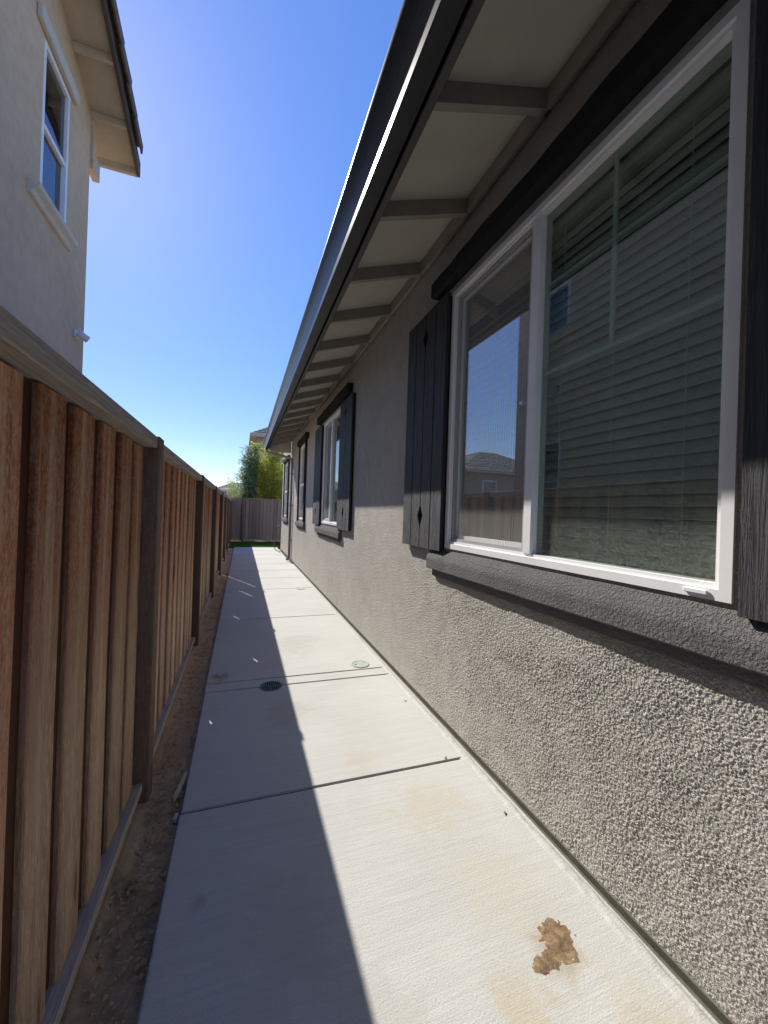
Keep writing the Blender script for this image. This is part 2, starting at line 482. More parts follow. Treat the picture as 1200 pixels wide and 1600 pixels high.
# ------------------------------------------------------------------ mesh helpers
class MB:
    def __init__(s):
        s.v = []
        s.f = []
    def add(s, vs, fs):
        o = len(s.v)
        s.v += [tuple(p) for p in vs]
        s.f += [tuple(i + o for i in f) for f in fs]
        return s
    def box(s, x0, x1, y0, y1, z0, z1, ch=0.0):
        if ch <= 0:
            P = [(x, y, z) for x in (x0, x1) for y in (y0, y1) for z in (z0, z1)]
            return s.add(P, [(0, 1, 3, 2), (4, 6, 7, 5), (0, 4, 5, 1), (2, 3, 7, 6), (0, 2, 6, 4), (1, 5, 7, 3)])
        bm = bmesh.new()
        r = bmesh.ops.create_cube(bm, size=1)
        for v in bm.verts:
            v.co = Vector(((x0 + x1) / 2 + v.co.x * (x1 - x0), (y0 + y1) / 2 + v.co.y * (y1 - y0), (z0 + z1) / 2 + v.co.z * (z1 - z0)))
        bmesh.ops.bevel(bm, geom=bm.edges[:], offset=ch, segments=1, affect='EDGES')
        bm.verts.index_update()
        s.add([v.co[:] for v in bm.verts], [[v.index for v in f.verts] for f in bm.faces])
        bm.free()
        return s
    def prism(s, prof, axis, a, b, caps=True):
        """extrude a closed 2-D outline along an axis ('x': (y,z), 'y': (x,z), 'z': (x,y))"""
        n = len(prof)
        def P(q, t):
            return {'x': (t, q[0], q[1]), 'y': (q[0], t, q[1]), 'z': (q[0], q[1], t)}[axis]
        vs = [P(q, a) for q in prof] + [P(q, b) for q in prof]
        fs = [(i, (i + 1) % n, (i + 1) % n + n, i + n) for i in range(n)]
        if caps:
            fs += [tuple(range(n - 1, -1, -1)), tuple(range(n, 2 * n))]
        return s.add(vs, fs)
    def tube(s, pts, r, n=8, caps=True):
        pts = [Vector(p) for p in pts]
        rs = r if isinstance(r, (list, tuple)) else [r] * len(pts)
        rings = []
        for i, p in enumerate(pts):
            d = (pts[min(i + 1, len(pts) - 1)] - pts[max(i - 1, 0)]).normalized()
            u = d.orthogonal().normalized() if i == 0 else (u - d * u.dot(d)).normalized()
            w = d.cross(u)
            rings.append([p + (u * math.cos(2 * math.pi * k / n) + w * math.sin(2 * math.pi * k / n)) * rs[i] for k in range(n)])
        vs = [q for rg in rings for q in rg]
        fs = []
        for i in range(len(pts) - 1):
            for k in range(n):
                fs.append((i * n + k, i * n + (k + 1) % n, (i + 1) * n + (k + 1) % n, (i + 1) * n + k))
        if caps:
            fs += [tuple(range(n - 1, -1, -1)), tuple(range((len(pts) - 1) * n, len(pts) * n))]
        return s.add(vs, fs)
    def mesh(s, name, mat, smooth=False):
        me = bpy.data.meshes.new(name)
        me.from_pydata(s.v, [], s.f)
        me.update()
        bm = bmesh.new()
        bm.from_mesh(me)
        bmesh.ops.recalc_face_normals(bm, faces=bm.faces[:])
        bm.to_mesh(me)
        bm.free()
        me.materials.append(mat)
        if smooth:
            me.polygons.foreach_set('use_smooth', [True] * len(me.polygons))
        return me

def link(name, me, parent=None, loc=None):
    o = bpy.data.objects.new(name, me)
    COL.objects.link(o)
    if parent is not None:
        o.parent = parent
        o.matrix_parent_inverse = Matrix.Translation(-WORLD[parent.name])
    if loc is not None:
        o.location = loc
    WORLD[o.name] = (WORLD[parent.name] if False else Vector((0, 0, 0)))
    return o
WORLD = {}
def obj(name, mb, mat, parent=None, smooth=False, label=None, kind=None):
    o = link(name, mb.mesh(name, mat, smooth), parent)
    if label:
        o['label'] = label
    if kind:
        o['kind'] = kind
    return o
def tag(o, label, cat, group=None):
    o['label'] = label
    o['category'] = cat
    if group:
        o['group'] = group
    return o
def thing(name, label, cat, loc=(0, 0, 0), group=None):
    o = bpy.data.objects.new(name, None)
    o.empty_display_size = 0.2
    COL.objects.link(o)
    o.location = loc
    WORLD[o.name] = Vector(loc)
    return tag(o, label, cat, group)
def struct(name, mb, mat, smooth=False):
    o = obj(name, mb, mat, None, smooth)
    o['kind'] = 'structure'
    return o

# lattice value noise for real relief
RNG = np.random.RandomState(3)
TAB = RNG.rand(256, 256)
def vnoise(a, b):
    ia = np.floor(a).astype(int); ib = np.floor(b).astype(int)
    fa = a - ia; fb = b - ib
    fa = fa * fa * (3 - 2 * fa); fb = fb * fb * (3 - 2 * fb)
    g = lambda i, j: TAB[i & 255, j & 255]
    return (g(ia, ib) * (1 - fa) + g(ia + 1, ib) * fa) * (1 - fb) + (g(ia, ib + 1) * (1 - fa) + g(ia + 1, ib + 1) * fa) * fb

# ------------------------------------------------------------------ setting
WX = 1.36                                   # stucco face of the house on the right
FX = -0.46                                  # face of the fence boards on the left
mb = MB()
mb.add([(-300, -200, -0.06), (300, -200, -0.06), (300, 500, -0.06), (-300, 500, -0.06)], [(0, 1, 2, 3)])
struct('ground', mb, M['ground'])

# dirt strip between fence and path, with real lumps
ys = np.concatenate([np.arange(0.4, 4.0, 0.02), np.arange(4.0, 15.75, 0.05)])
ys = np.concatenate([np.arange(-2.5, 0.4, 0.1), ys])
xs = np.linspace(-0.75, -0.195, 30)
YY, XX = np.meshgrid(ys, xs, indexing='ij')
H = -0.03 + 0.035 * (vnoise(XX * 9 + 3, YY * 6) - 0.5) + 0.022 * (vnoise(XX * 30, YY * 26) - 0.5) + 0.012 * (vnoise(XX * 75, YY * 70) - 0.5)
H = H - 0.03 * np.clip((XX + 0.27) / 0.05, 0, 1) + 0.03 * np.clip((-0.38 - XX) / 0.1, 0, 1)
mb = MB()
n1 = len(xs)
mb.v = list(zip(XX.ravel().tolist(), YY.ravel().tolist(), H.ravel().tolist()))
mb.f = [(i * n1 + j, i * n1 + j + 1, (i + 1) * n1 + j + 1, (i + 1) * n1 + j) for i in range(len(ys) - 1) for j in range(n1 - 1)]
struct('dirt_strip', mb, M['dirt'], True)
mb = MB()
for k in range(2600):
    y = 0.6 + 9 * random.random() ** 2
    x = random.uniform(-0.43, -0.245)
    r = 0.003 + 0.013 * random.random() ** 3
    P = [(x + r * random.uniform(.6, 1.2) * a, y + r * random.uniform(.6, 1.2) * b, -0.022 + r * random.uniform(.5, .9) * c) for a, b, c in ((1, 0, 0), (-1, 0, 0), (0, 1, 0), (0, -1, 0), (0, 0, 1), (0, 0, -1))]
    mb.add(P, [(0, 2, 4), (2, 1, 4), (1, 3, 4), (3, 0, 4), (2, 0, 5), (1, 2, 5), (3, 1, 5), (0, 3, 5)])
obj('dirt_clod', mb, M['dirt'], None, kind='stuff')

mb = MB()
for k in range(420):
    y = 0.6 + 9 * random.random() ** 1.7
    x = random.uniform(-0.44, -0.24)
    a = random.uniform(0, 6.28); l = random.uniform(0.012, 0.05); w = random.uniform(0.0008, 0.002)
    c_, s_ = math.cos(a), math.sin(a)
    z = -0.017
    mb.add([(x - w * s_, y + w * c_, z), (x + w * s_, y - w * c_, z), (x + l * c_ + w * s_, y + l * s_ - w * c_, z + random.uniform(-.004, .008)), (x + l * c_ * .5, y + l * s_ * .5, z + 0.008)], [(0, 1, 2), (0, 2, 3), (1, 2, 3)])
obj('dry_straw', mb, M['pale_wood'], None, kind='stuff')

# concrete path, cast slab by slab
path = bpy.data.objects.new('path', None)
COL.objects.link(path)
path['kind'] = 'structure'
WORLD['path'] = Vector((0, 0, 0))
PL, PR = -0.23, 1.335
joints = [(-2.6, -2.6), (-0.55, -0.55), (2.095, 2.075), (3.405, 3.365), (3.565, 3.525), (5.53, 5.52), (7.48, 7.55), (8.72, 8.75), (9.85, 9.85), (10.95, 10.93), (12.1, 12.1), (13.3, 13.3), (14.5, 14.5), (15.78, 15.78)]
G = 0.0055
def slab_mesh(a, b):
    bm = bmesh.new()
    x0, x1 = PL + random.uniform(-.004, .004), PR
    P = [(x0, a[0] + G, 0), (x1, a[1] + G, 0), (x1, b[1] - G, 0), (x0, b[0] - G, 0)]
    top = [bm.verts.new(p) for p in P]
    bot = [bm.verts.new((p[0], p[1], -0.1)) for p in P]
    bm.faces.new(top)
    for i in range(4):
        bm.faces.new((top[i], bot[i], bot[(i + 1) % 4], top[(i + 1) % 4]))
    e = [e for e in bm.edges if e.verts[0] in top and e.verts[1] in top]
    bmesh.ops.bevel(bm, geom=e, offset=0.006, segments=2, affect='EDGES')
    bmesh.ops.recalc_face_normals(bm, faces=bm.faces[:])
    me = bpy.data.meshes.new('slab')
    bm.to_mesh(me); bm.free()
    me.materials.append(M['concrete'])
    return me
for a, b in zip(joints[:-1], joints[1:]):
    link('slab', slab_mesh(a, b), path)
mb = MB()
mb.box(PL + 0.01, PR - 0.004, -2.6, 15.76, -0.1, -0.009)
obj('joint_filler', mb, M['joint'], path)

ys = np.concatenate([np.arange(0.3, 3.0, 0.012), np.arange(3.0, 11.0, 0.05)])
xs = np.linspace(1.300, 1.384, 12)
YY, XX = np.meshgrid(ys, xs, indexing='ij')
wob = 0.014 * (vnoise(YY * 3.1, YY * 0 + 4) - 0.5) + 0.010 * (vnoise(YY * 17, YY * 0 + 9) - 0.5)
edge = np.clip((XX + wob - 1.318) / 0.012, 0, 1)
H = -0.004 + edge * np.clip((1.366 - XX + wob) / 0.012, 0, 1) * (0.006 + 0.005 * vnoise(XX * 120, YY * 60) + 0.004 * vnoise(YY * 9, XX * 30))
mb = MB(); n1 = len(xs)
mb.v = list(zip(XX.ravel().tolist(), YY.ravel().tolist(), H.ravel().tolist()))
mb.f = [(i * n1 + j, i * n1 + j + 1, (i + 1) * n1 + j + 1, (i + 1) * n1 + j) for i in range(len(ys) - 1) for j in range(n1 - 1)]
obj('concrete_spill', mb, M['concrete'], path, True)

# lawn strip at the far end
mb = MB()
mb.box(-0.75, 6.0, 15.79, 18.6, -0.08, -0.01)
struct('lawn', mb, M['lawn'])
mb = MB()
for k in range(16000):
    x = random.uniform(-0.46, 2.6); y = random.uniform(15.76, 18.35)
    a = random.uniform(0, 6.28); h = random.uniform(0.025, 0.06); w = 0.006
    lx, ly = random.uniform(-.03, .03), random.uniform(-.03, .03)
    mb.add([(x - w * math.cos(a), y - w * math.sin(a), -0.012), (x + w * math.cos(a), y + w * math.sin(a), -0.012), (x + lx, y + ly, h)], [(0, 1, 2)])
obj('grass', mb, M['grass'], None, kind='stuff')

# ------------------------------------------------------------------ the house on the right
house = thing('house', 'taupe stucco house along the right of the path, with charcoal shutters and deep eaves', 'house', (WX, 0, 0))
Y0, Y1 = -3.0, 14.6
EAVE_END = 12.15
WIN = [  # y0, y1, z0, z1 frame outer
    dict(y0=0.725, y1=2.445, z0=1.25, z1=3.045),
    dict(y0=5.68, y1=7.03, z0=1.26, z1=3.05),
    dict(y0=9.13, y1=10.03, z0=1.25, z1=3.05),
    dict(y0=12.62, y1=13.75, z0=1.25, z1=3.0),
]
def edges(lo, hi, breaks):
    """grid lines with step by distance, snapped to breaks"""
    br = sorted(set([lo, hi] + breaks))
    out = [br[0]]
    for a, b in zip(br[:-1], br[1:]):
        p = a
        while True:
            st = STEP(p)
            if p + st * 1.4 >= b:
                break
            p += st
            out.append(p)
        out.append(b)
    return np.array(out)
by = sum([[w['y0'], w['y1']] for w in WIN], [])
bz = sorted(set(sum([[w['z0'], w['z1']] for w in WIN], [])))
STEP = lambda y: 0.5 if y < 0.3 else (0.0022 * max(1.0, y / 1.15) ** 1.35 if y < 4.3 else (0.03 if y < 8 else 0.25))
gy = edges(Y0, Y1, by)
STEP = lambda z: 0.0025 if z < 1.16 else (0.006 if z < 1.62 else 0.05)
gz = edges(0.072, 3.62, bz)
A, B = np.meshgrid(gy, gz, indexing='ij')
D = 0.5 * vnoise(A * 225 + 50 * B, B * 225 - 50 * A) + 0.5 * vnoise(A * 350 + 9 - 70 * B, B * 350 + 5 + 70 * A) + 0.2 * vnoise(A * 80 + 31, B * 80)
D = (D - D.min()) / (D.max() - D.min())
D = np.clip((D - 0.28) / 0.48, 0, 1)
D = D * D * (3 - 2 * D)
big = 0.0025 * (vnoise(A * 3, B * 3) - 0.5) + 0.002 * (vnoise(A * 9 + 4, B * 9) - 0.5)
fall = np.clip((4.2 - A) / 1.5, 0, 1) * np.clip((1.8 - B) / 0.15, 0.0, 1) * np.clip((A - 0.1) / 0.3, 0, 1)
X = WX - 0.0034 * D * fall * (0.7 + 0.6 * vnoise(A * 11 + 3, B * 11)) + big
ny, nz = len(gy), len(gz)
mask = np.ones((ny - 1, nz - 1), bool)
cy = (gy[:-1] + gy[1:]) / 2; cz = (gz[:-1] + gz[1:]) / 2
for w in WIN:
    mask &= ~(((cy > w['y0']) & (cy < w['y1']))[:, None] & ((cz > w['z0']) & (cz < w['z1']))[None, :])
ii, jj = np.nonzero(mask)
quads = np.stack([ii * nz + jj, ii * nz + jj + 1, (ii + 1) * nz + jj + 1, (ii + 1) * nz + jj], 1).astype(np.int32)
used = np.zeros(ny * nz, bool); used[quads.ravel()] = True
remap = np.cumsum(used) - 1
verts = np.stack([X.ravel(), A.ravel(), B.ravel()], 1)[used]
quads = remap[quads]
me = bpy.data.meshes.new('wall')
me.vertices.add(len(verts)); me.vertices.foreach_set('co', verts.astype(np.float32).ravel())
me.loops.add(quads.size); me.loops.foreach_set('vertex_index', quads.astype(np.int32).ravel())
me.polygons.add(len(quads)); me.polygons.foreach_set('loop_start', np.arange(0, quads.size, 4, dtype=np.int32))
me.polygons.foreach_set('use_smooth', [True] * len(quads))
me.update(calc_edges=True)
me.materials.append(M['stucco'])
link('wall', me, house)
# the other walls, floor and ceiling that close the house
mb = MB()
HX1 = 11.0
mb.box(WX + 0.004, HX1, Y1 - 0.15, Y1 + 0.0, 0.055, 3.6)
mb.box(WX + 0.004, HX1, Y0, Y0 + 0.15, 0.055, 3.6)
mb.box(HX1 - 0.15, HX1, Y0 + 0.15, Y1 - 0.15, 0.055, 3.6)
obj('side_wall', mb, M['stucco'], house)
mb = MB()
mb.box(WX + 0.03, HX1 - 0.2, Y0 + 0.16, Y1 - 0.16, 0.3, 0.35)
mb.box(WX + 0.03, HX1 - 0.2, Y0 + 0.16, Y1 - 0.16, 3.45, 3.5)
mb.box(4.5, 4.6, Y0 + 0.16, Y1 - 0.16, 0.35, 3.45)
obj('room', mb, M['dark_inside'], house)
mb = MB()
mb.box(WX + 0.022, HX1, Y0, Y1 - 0.01, -0.2, 0.2)
obj('foundation', mb, M['foundation'], house)
mb = MB()
mb.box(WX - 0.002, WX + 0.02, Y0, Y1, 0.063, 0.072)
obj('weep_screed', mb, M['foundation'], house)

# eaves
XI, ZI = 0.73, 3.26                         # underside of rafters at the fascia
XW, ZW = WX, 3.47                           # and at the wall
sl = (ZW - ZI) / (XW - XI)
RD = 0.098
def zr(x):
    return ZI + sl * (x - XI)
mb = MB()
mb.prism([(XI + 0.002, zr(XI) + RD), (XW + 0.25, zr(XW + 0.25) + RD), (XW + 0.25, zr(XW + 0.25) + RD + 0.02), (XI + 0.002, zr(XI) + RD + 0.02)], 'y', Y0 - 0.3, EAVE_END)
obj('soffit', mb, M['soffit'], house)
ry = [1.527 + 0.7105 * k for k in range(-6, 15)]
mb = MB()
mb.prism([(XI + 0.003, zr(XI)), (XW - 0.022, zr(XW - 0.022)), (XW - 0.022, zr(XW - 0.022) + RD - 0.001), (XI + 0.003, zr(XI) + RD - 0.001)], 'y', -0.02, 0.02)
raft_me = mb.mesh('rafter', M['rafter'])
for y in ry:
    link('rafter', raft_me, house, (0, y + 0.02, 0))
frieze_me = None
for a, b in zip(ry[:-1], ry[1:]):
    if frieze_me is None:
        L = 0.7105 - 0.042
        frieze_me = MB().prism([(XW - 0.045, zr(XW - 0.045) - 0.004), (XW - 0.008, zr(XW) - 0.004), (XW - 0.008, zr(XW - .008) + RD - 0.003), (XW - 0.045, zr(XW - 0.045) + RD - 0.003)], 'y', 0, L).mesh('frieze_block', M['frieze'])
    link('frieze_block', frieze_me, house, (0, a + 0.041, 0))
mb = MB()
mb.box(0.69, XI, Y0 - 0.3, EAVE_END, 3.25, 3.425, 0.004)
obj('fascia', mb, M['fascia'], house)
mb = MB()
mb.prism([(XI + 0.004, 3.20), (WX - 0.012, 3.20), (WX - 0.012, zr(WX) + RD), (XI + 0.004, zr(XI) + RD)], 'y', EAVE_END + 0.002, EAVE_END + 0.035)
obj('end_fascia', mb, M['soffit'], house)
prof = [(0.668, 3.43), (0.668, 3.24), (0.587, 3.24), (0.5835, 3.2435), (0.5775, 3.285), (0.572, 3.305), (0.564, 3.330), (0.553, 3.357), (0.539, 3.382), (0.525, 3.402), (0.517, 3.413), (0.514, 3.420), (0.514, 3.432), (0.5175, 3.436), (0.527, 3.434)]
inner = [(x + (0.003 if x < 0.6 else 0), z + 0.004) for x, z in prof[::-1]]
inner = [(0.529, 3.431), (0.53, 3.41), (0.56, 3.36), (0.583, 3.30), (0.590, 3.247), (0.664, 3.247), (0.664, 3.43)]
mb = MB()
mb.prism(prof + inner, 'y', Y0 - 0.3, EAVE_END - 0.005)
gut = obj('gutter', mb, M['gutter'], house)
mb = MB()
mb.prism([(0.665, 3.425), (0.665, 3.245), (0.59, 3.245), (0.58, 3.29), (0.545, 3.375), (0.522, 3.41), (0.52, 3.425)], 'y', EAVE_END - 0.004, EAVE_END + 0.006)
obj('end_cap', mb, M['gutter'], gut)
# roof over it
mb = MB()
mb.prism([(0.60, 3.425), (6.2, 3.425 + 5.6 * sl), (11.8, 3.425), (11.8, 3.50), (6.2, 3.50 + 5.6 * sl), (0.60, 3.50)], 'y', Y0 - 0.3, EAVE_END)
mb.prism([(1.40, 3.64), (6.2, 3.50 + 5.6 * sl), (11.0, 3.64), (11.0, 3.68), (6.2, 3.56 + 5.6 * sl), (1.38, 3.70)], 'y', EAVE_END + 0.04, Y1 + 0.05)
obj('roof', mb, M['tile_grey'], house)

# downspout from the gutter end back to the wall
mb = MB()
mb.tube([(0.62, 12.0, 3.26), (0.62, 12.0, 3.19), (0.68, 11.97, 3.14), (1.22, 11.55, 2.98), (1.305, 11.5, 2.93), (1.31, 11.48, 2.86), (1.31, 11.45, 0.16), (1.30, 11.44, 0.1), (1.23, 11.43, 0.05)], 0.036, 10)
ds = obj('downspout', mb, M['downspout'], house, True)
for z in (2.5, 1.6, 0.6):
    obj('strap', MB().box(1.268, 1.358, 11.40, 11.52, z, z + 0.03), M['downspout'], ds)

# windows -------------------------------------------------------------
def ring(y0, y1, z0, z1, w, x0, x1, wb=None):
    """four mitred frame bars as one mesh"""
    wb = wb or w
    mb = MB()
    o = [(y0, z0), (y1, z0), (y1, z1), (y0, z1)]
    i = [(y0 + w, z0 + wb), (y1 - w, z0 + wb), (y1 - w, z1 - w), (y0 + w, z1 - w)]
    vs = [(x0, *p) for p in o] + [(x0, *p) for p in i] + [(x1, *p) for p in o] + [(x1, *p) for p in i]
    fs = []
    for k in range(4):
        n = (k + 1) % 4
        fs += [(k, n, 4 + n, 4 + k), (8 + k, 12 + k, 12 + n, 8 + n), (k, 8 + k, 8 + n, n), (4 + k, 4 + n, 12 + n, 12 + k)]
    return mb.add(vs, fs)
def sash(parent, y0, y1, z0, z1, x, screen=False, w=0.03, wb=None):
    s = obj('sash', ring(y0, y1, z0, z1, w, x - 0.012, x + 0.02, wb), M['vinyl'], parent)
    g = MB().box(x + 0.003, x + 0.007, y0 + w, y1 - w, z0 + (wb or w), z1 - w)
    obj('pane', g, M['glass'], parent)
    return s
def trim_profile(y0, y1, mat):
    pass
def make_window(w, label, slider=True, muntin=False, slats=0, screen_far=True):
    r = bpy.data.objects.new('window', None)
    COL.objects.link(r)
    r.parent = house
    r.location = (0, w['y0'], w['z0'])
    r['label'] = label
    WORLD[r.name] = Vector((WX, w['y0'], w['z0']))
    y0, y1, z0, z1 = w['y0'], w['y1'], w['z0'], w['z1']
    fx = WX - 0.012
    obj('frame', ring(y0, y1, z0, z1, 0.034, fx, WX + 0.09), M['vinyl'], r)
    obj('frame_lip', ring(y0 + 0.034, y1 - 0.034, z0 + 0.034, z1 - 0.034, 0.016, fx + 0.012, WX + 0.08), M['vinyl'], r)
    a, b, c, d = y0 + 0.05, y1 - 0.05, z0 + 0.05, z1 - 0.05
    if slider:
        mid = y0 + (y1 - y0) * 0.515
        obj('mullion', MB().box(fx + 0.004, WX + 0.07, mid - 0.03, mid + 0.03, c, d, 0.004), M['vinyl'], r)
        obj('pane', MB().box(WX + 0.030, WX + 0.034, a, mid - 0.03, c, d), M['glass'], r)
        obj('sash', ring(mid + 0.031, b, c, d, 0.03, WX + 0.030, WX + 0.06, 0.045), M['vinyl'], r)
        obj('pane', MB().box(WX + 0.045, WX + 0.049, mid + 0.061, b - 0.03, c + 0.045, d - 0.03), M['glass_coated'], r)
        obj('screen_frame', ring(mid + 0.032, b - 0.001, c, d, 0.022, WX + 0.008, WX + 0.018), M['screen_frame'], r)
        obj('insect_screen', MB().add([(WX + 0.013, mid + 0.05, c + 0.02), (WX + 0.013, b - 0.02, c + 0.02), (WX + 0.013, b - 0.02, d - 0.02), (WX + 0.013, mid + 0.05, d - 0.02)], [(0, 1, 2, 3)]), M['screen'], r)
        if muntin:
            gx0, gx1 = WX + 0.037, WX + 0.045
            ym = (a + mid - 0.03) / 2 + 0.02
            zl = 2.20
            obj('muntin', MB().box(gx0, gx1, ym - 0.009, ym + 0.009, zl + 0.009, d), M['muntin'], r)
            for z in (zl, 2.64):
                obj('muntin', MB().box(gx0 + 0.001, gx1 + 0.001, a, mid - 0.03, z - 0.009, z + 0.009), M['muntin'], r)
    else:
        zm = z0 + (z1 - z0) * 0.47
        obj('mullion', MB().box(fx + 0.006, WX + 0.07, a, b, zm - 0.03, zm + 0.03, 0.004), M['vinyl'], r)
        obj('pane', MB().box(WX + 0.030, WX + 0.034, a, b, zm + 0.03, d), M['glass'], r)
        obj('pane', MB().box(WX + 0.045, WX + 0.049, a, b, c, zm - 0.03), M['glass'], r)
        obj('insect_screen', MB().add([(WX + 0.013, a, c), (WX + 0.013, b, c), (WX + 0.013, b, zm - 0.03), (WX + 0.013, a, zm - 0.03)], [(0, 1, 2, 3)]), M['screen'], r)
    if slats:
        p = 0.0475
        n = int((d - c - 0.05) / p)
        L = (y1 - y0) - 0.09
        cs = [(-0.024, -0.0155), (-0.010, -0.0035), (0.006, 0.0065), (0.022, 0.0165)]
        pr = [(x, z + 0.0012) for x, z in cs] + [(x, z - 0.0012) for x, z in cs[::-1]]
        me_ = MB().prism(pr, 'y', -L / 2, L / 2).mesh('slat', M['blind'], False)
        for k in range(n):
            s = link('slat', me_, r, None)
            s.location = Vector((WX + 0.135, (y0 + y1) / 2, c + 0.03 + k * p))
            s.rotation_euler = (random.uniform(-.002, .002), -0.62 + random.uniform(-.04, .04), 0)
        obj('head_rail', MB().box(WX + 0.105, WX + 0.165, y0 + 0.045, y1 - 0.045, d - 0.045, d + 0.005), M['blind'], r)
        for yc in (y0 + 0.22, y0 + (y1 - y0) * 0.3, y0 + (y1 - y0) * 0.47, y1 - 0.22):
            obj('lift_cord', MB().box(WX + 0.106, WX + 0.1085, yc, yc + 0.003, c + 0.02, d), M['cord'], r)
    return r
M['screen_frame'] = m_plain('screen_frame_grey', (0.42, 0.42, 0.42), 0.5, 0.4, 0.05)
M['latch'] = m_plain('latch_grey_green', (0.16, 0.185, 0.165), 0.5, 0.4)
w1 = make_window(WIN[0], 'large near slider window, blinds behind its right pane', True, True, 36)
obj('night_latch', MB().tube([(WX + 0.036, 1.50, 2.10), (WX + 0.028, 1.50, 2.10)], 0.026, 14), M['latch'], w1)
obj('weep_cover', MB().box(WX - 0.020, WX - 0.0125, 0.785, 0.855, 1.262, 1.278, 0.003), M['vinyl'], w1)
w2 = make_window(WIN[1], 'middle slider window between two charcoal shutters', True, False, 36)
w3 = make_window(WIN[2], 'narrow single hung window before the downspout', False, False, 36)
w4 = make_window(WIN[3], 'farthest window, beyond the downspout', False, False, 0)

def rough_bar(y0, y1, prof, seed):
    """sanded-foam trim: profile (x, z) swept along y with small waviness"""
    n = max(2, int((y1 - y0) / 0.05))
    mb = MB()
    k = len(prof)
    for i in range(n + 1):
        y = y0 + (y1 - y0) * i / n
        o = 0.0025 * math.sin(y * 7 + seed) + 0.0015 * math.sin(y * 23 + seed * 2)
        for q, (x, z) in enumerate(prof):
            inside = x > WX - 0.01
            mb.v.append((x - (0 if inside else o), y, z + (0 if inside else 0.6 * o)))
    for i in range(n):
        for q in range(k):
            mb.f.append((i * k + q, i * k + (q + 1) % k, (i + 1) * k + (q + 1) % k, (i + 1) * k + q))
    mb.f += [tuple(range(k)), tuple(range(n * k, n * k + k))]
    return mb
def sill(y0, y1, zt):
    up = [(WX + 0.01, zt + 0.03), (1.348, zt + 0.024), (1.325, zt - 0.008), (1.313, zt - 0.030), (1.308, zt - 0.042), (1.306, zt - 0.056), (1.307, zt - 0.116), (1.313, zt - 0.122), (WX + 0.01, zt - 0.122)]
    s = obj('window_sill', rough_bar(y0, y1, up, y0), M['sill_stucco'], house)
    lo = [(WX + 0.01, zt - 0.124), (1.338, zt - 0.124), (1.338, zt - 0.170), (1.343, zt - 0.176), (WX + 0.01, zt - 0.176)]
    obj('apron', rough_bar(y0 + 0.05, y1 - 0.05, lo, y0 + 2), M['sill_stucco'], s)
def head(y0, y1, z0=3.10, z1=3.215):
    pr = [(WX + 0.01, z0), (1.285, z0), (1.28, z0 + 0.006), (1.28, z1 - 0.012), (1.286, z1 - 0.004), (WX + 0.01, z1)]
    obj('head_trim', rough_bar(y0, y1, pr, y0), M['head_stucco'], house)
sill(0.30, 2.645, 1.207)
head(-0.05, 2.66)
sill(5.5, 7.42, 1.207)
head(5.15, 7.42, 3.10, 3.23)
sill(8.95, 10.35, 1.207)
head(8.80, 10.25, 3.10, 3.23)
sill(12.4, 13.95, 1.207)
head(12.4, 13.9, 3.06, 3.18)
for (a, b) in ((9.01, 9.13), (10.03, 10.15), (12.50, 12.62), (13.75, 13.87)):
    obj('side_trim', MB().box(1.315, WX + 0.005, a, b, 1.21, 3.09, 0.004), M['head_stucco'], house)

# shutters
def shutter(y0, y1, z0=1.225, z1=3.05, label=None):
    s = bpy.data.objects.new('shutter', None)
    COL.objects.link(s)
    s.parent = house
    s.location = (0, y0, z0)
    if label:
        s['label'] = label
    WORLD[s.name] = Vector((WX, y0, z0))
    n = 4
    g = 0.012
    w = (y1 - y0 - g * (n - 1)) / n
    dia = [(z0 + 0.245, 0.082, 0.042), (z1 - 0.19, 0.082, 0.042)]
    for k in range(n):
        a = y0 + k * (w + g)
        b = a + w
        pts = [(a, z0), (b, z0)]
        if k == 1:
            for zc, hh, ww in dia:
                pts += [(b, zc - hh), (b - ww, zc), (b, zc + hh)]
        pts += [(b, z1), (a, z1)]
        if k == 2:
            for zc, hh, ww in dia[::-1]:
                pts += [(a, zc + hh), (a + ww, zc), (a, zc - hh)]
        obj('board', MB().prism(pts, 'x', 1.312 + random.uniform(-.001, .001), 1.340), M['shutter'], s)
    obj('gap_shade', MB().box(1.349, WX - 0.0015, y0 + 0.012, y1 - 0.012, z0 + 0.01, z1 - 0.01), M['hole_shade'], s)  # black sheet added as the shade seen through gaps and diamonds
    for z in (z0 + 0.45, z1 - 0.45):
        obj('batten', MB().box(1.3405, 1.3485, y0 + 0.02, y1 - 0.02, z - 0.03, z + 0.03), M['shutter'], s)
shutter(2.455, 3.125, label='charcoal shutter at the far side of the large near window')
shutter(0.015, 0.690, label='charcoal shutter at the near edge of the large window')
shutter(4.97, 5.64, label='near shutter of the middle window')
shutter(7.07, 7.74, label='far shutter of the middle window')

# ------------------------------------------------------------------ left fence
fence = thing('fence', 'long reddish brown board fence along the left of the path', 'fence', (FX, 0, 0))
posts = [2.255 + 2.37 * k for k in range(-2, 7)] + [18.33]
ZC = 1.764
def board_mesh(w, t, z0, z1, wav):
    mb = MB()
    nz_ = 7
    c = 0.004
    for k in range(nz_):
        z = z0 + (z1 - z0) * k / (nz_ - 1)
        ox = wav * math.sin(k * 1.3 + w * 90)
        oy = wav * 0.7 * math.sin(k * 0.9 + w * 150)
        for (x, y) in ((-t, -w / 2), (-c, -w / 2), (0, -w / 2 + c), (0, w / 2 - c), (-c, w / 2), (-t, w / 2)):
            mb.v.append((x + ox, y + oy, z))
    for k in range(nz_ - 1):
        for q in range(6):
            mb.f.append((k * 6 + q, k * 6 + (q + 1) % 6, (k + 1) * 6 + (q + 1) % 6, (k + 1) * 6 + q))
    mb.f += [tuple(range(6)), tuple(range(6 * (nz_ - 1), 6 * nz_))]
    return mb
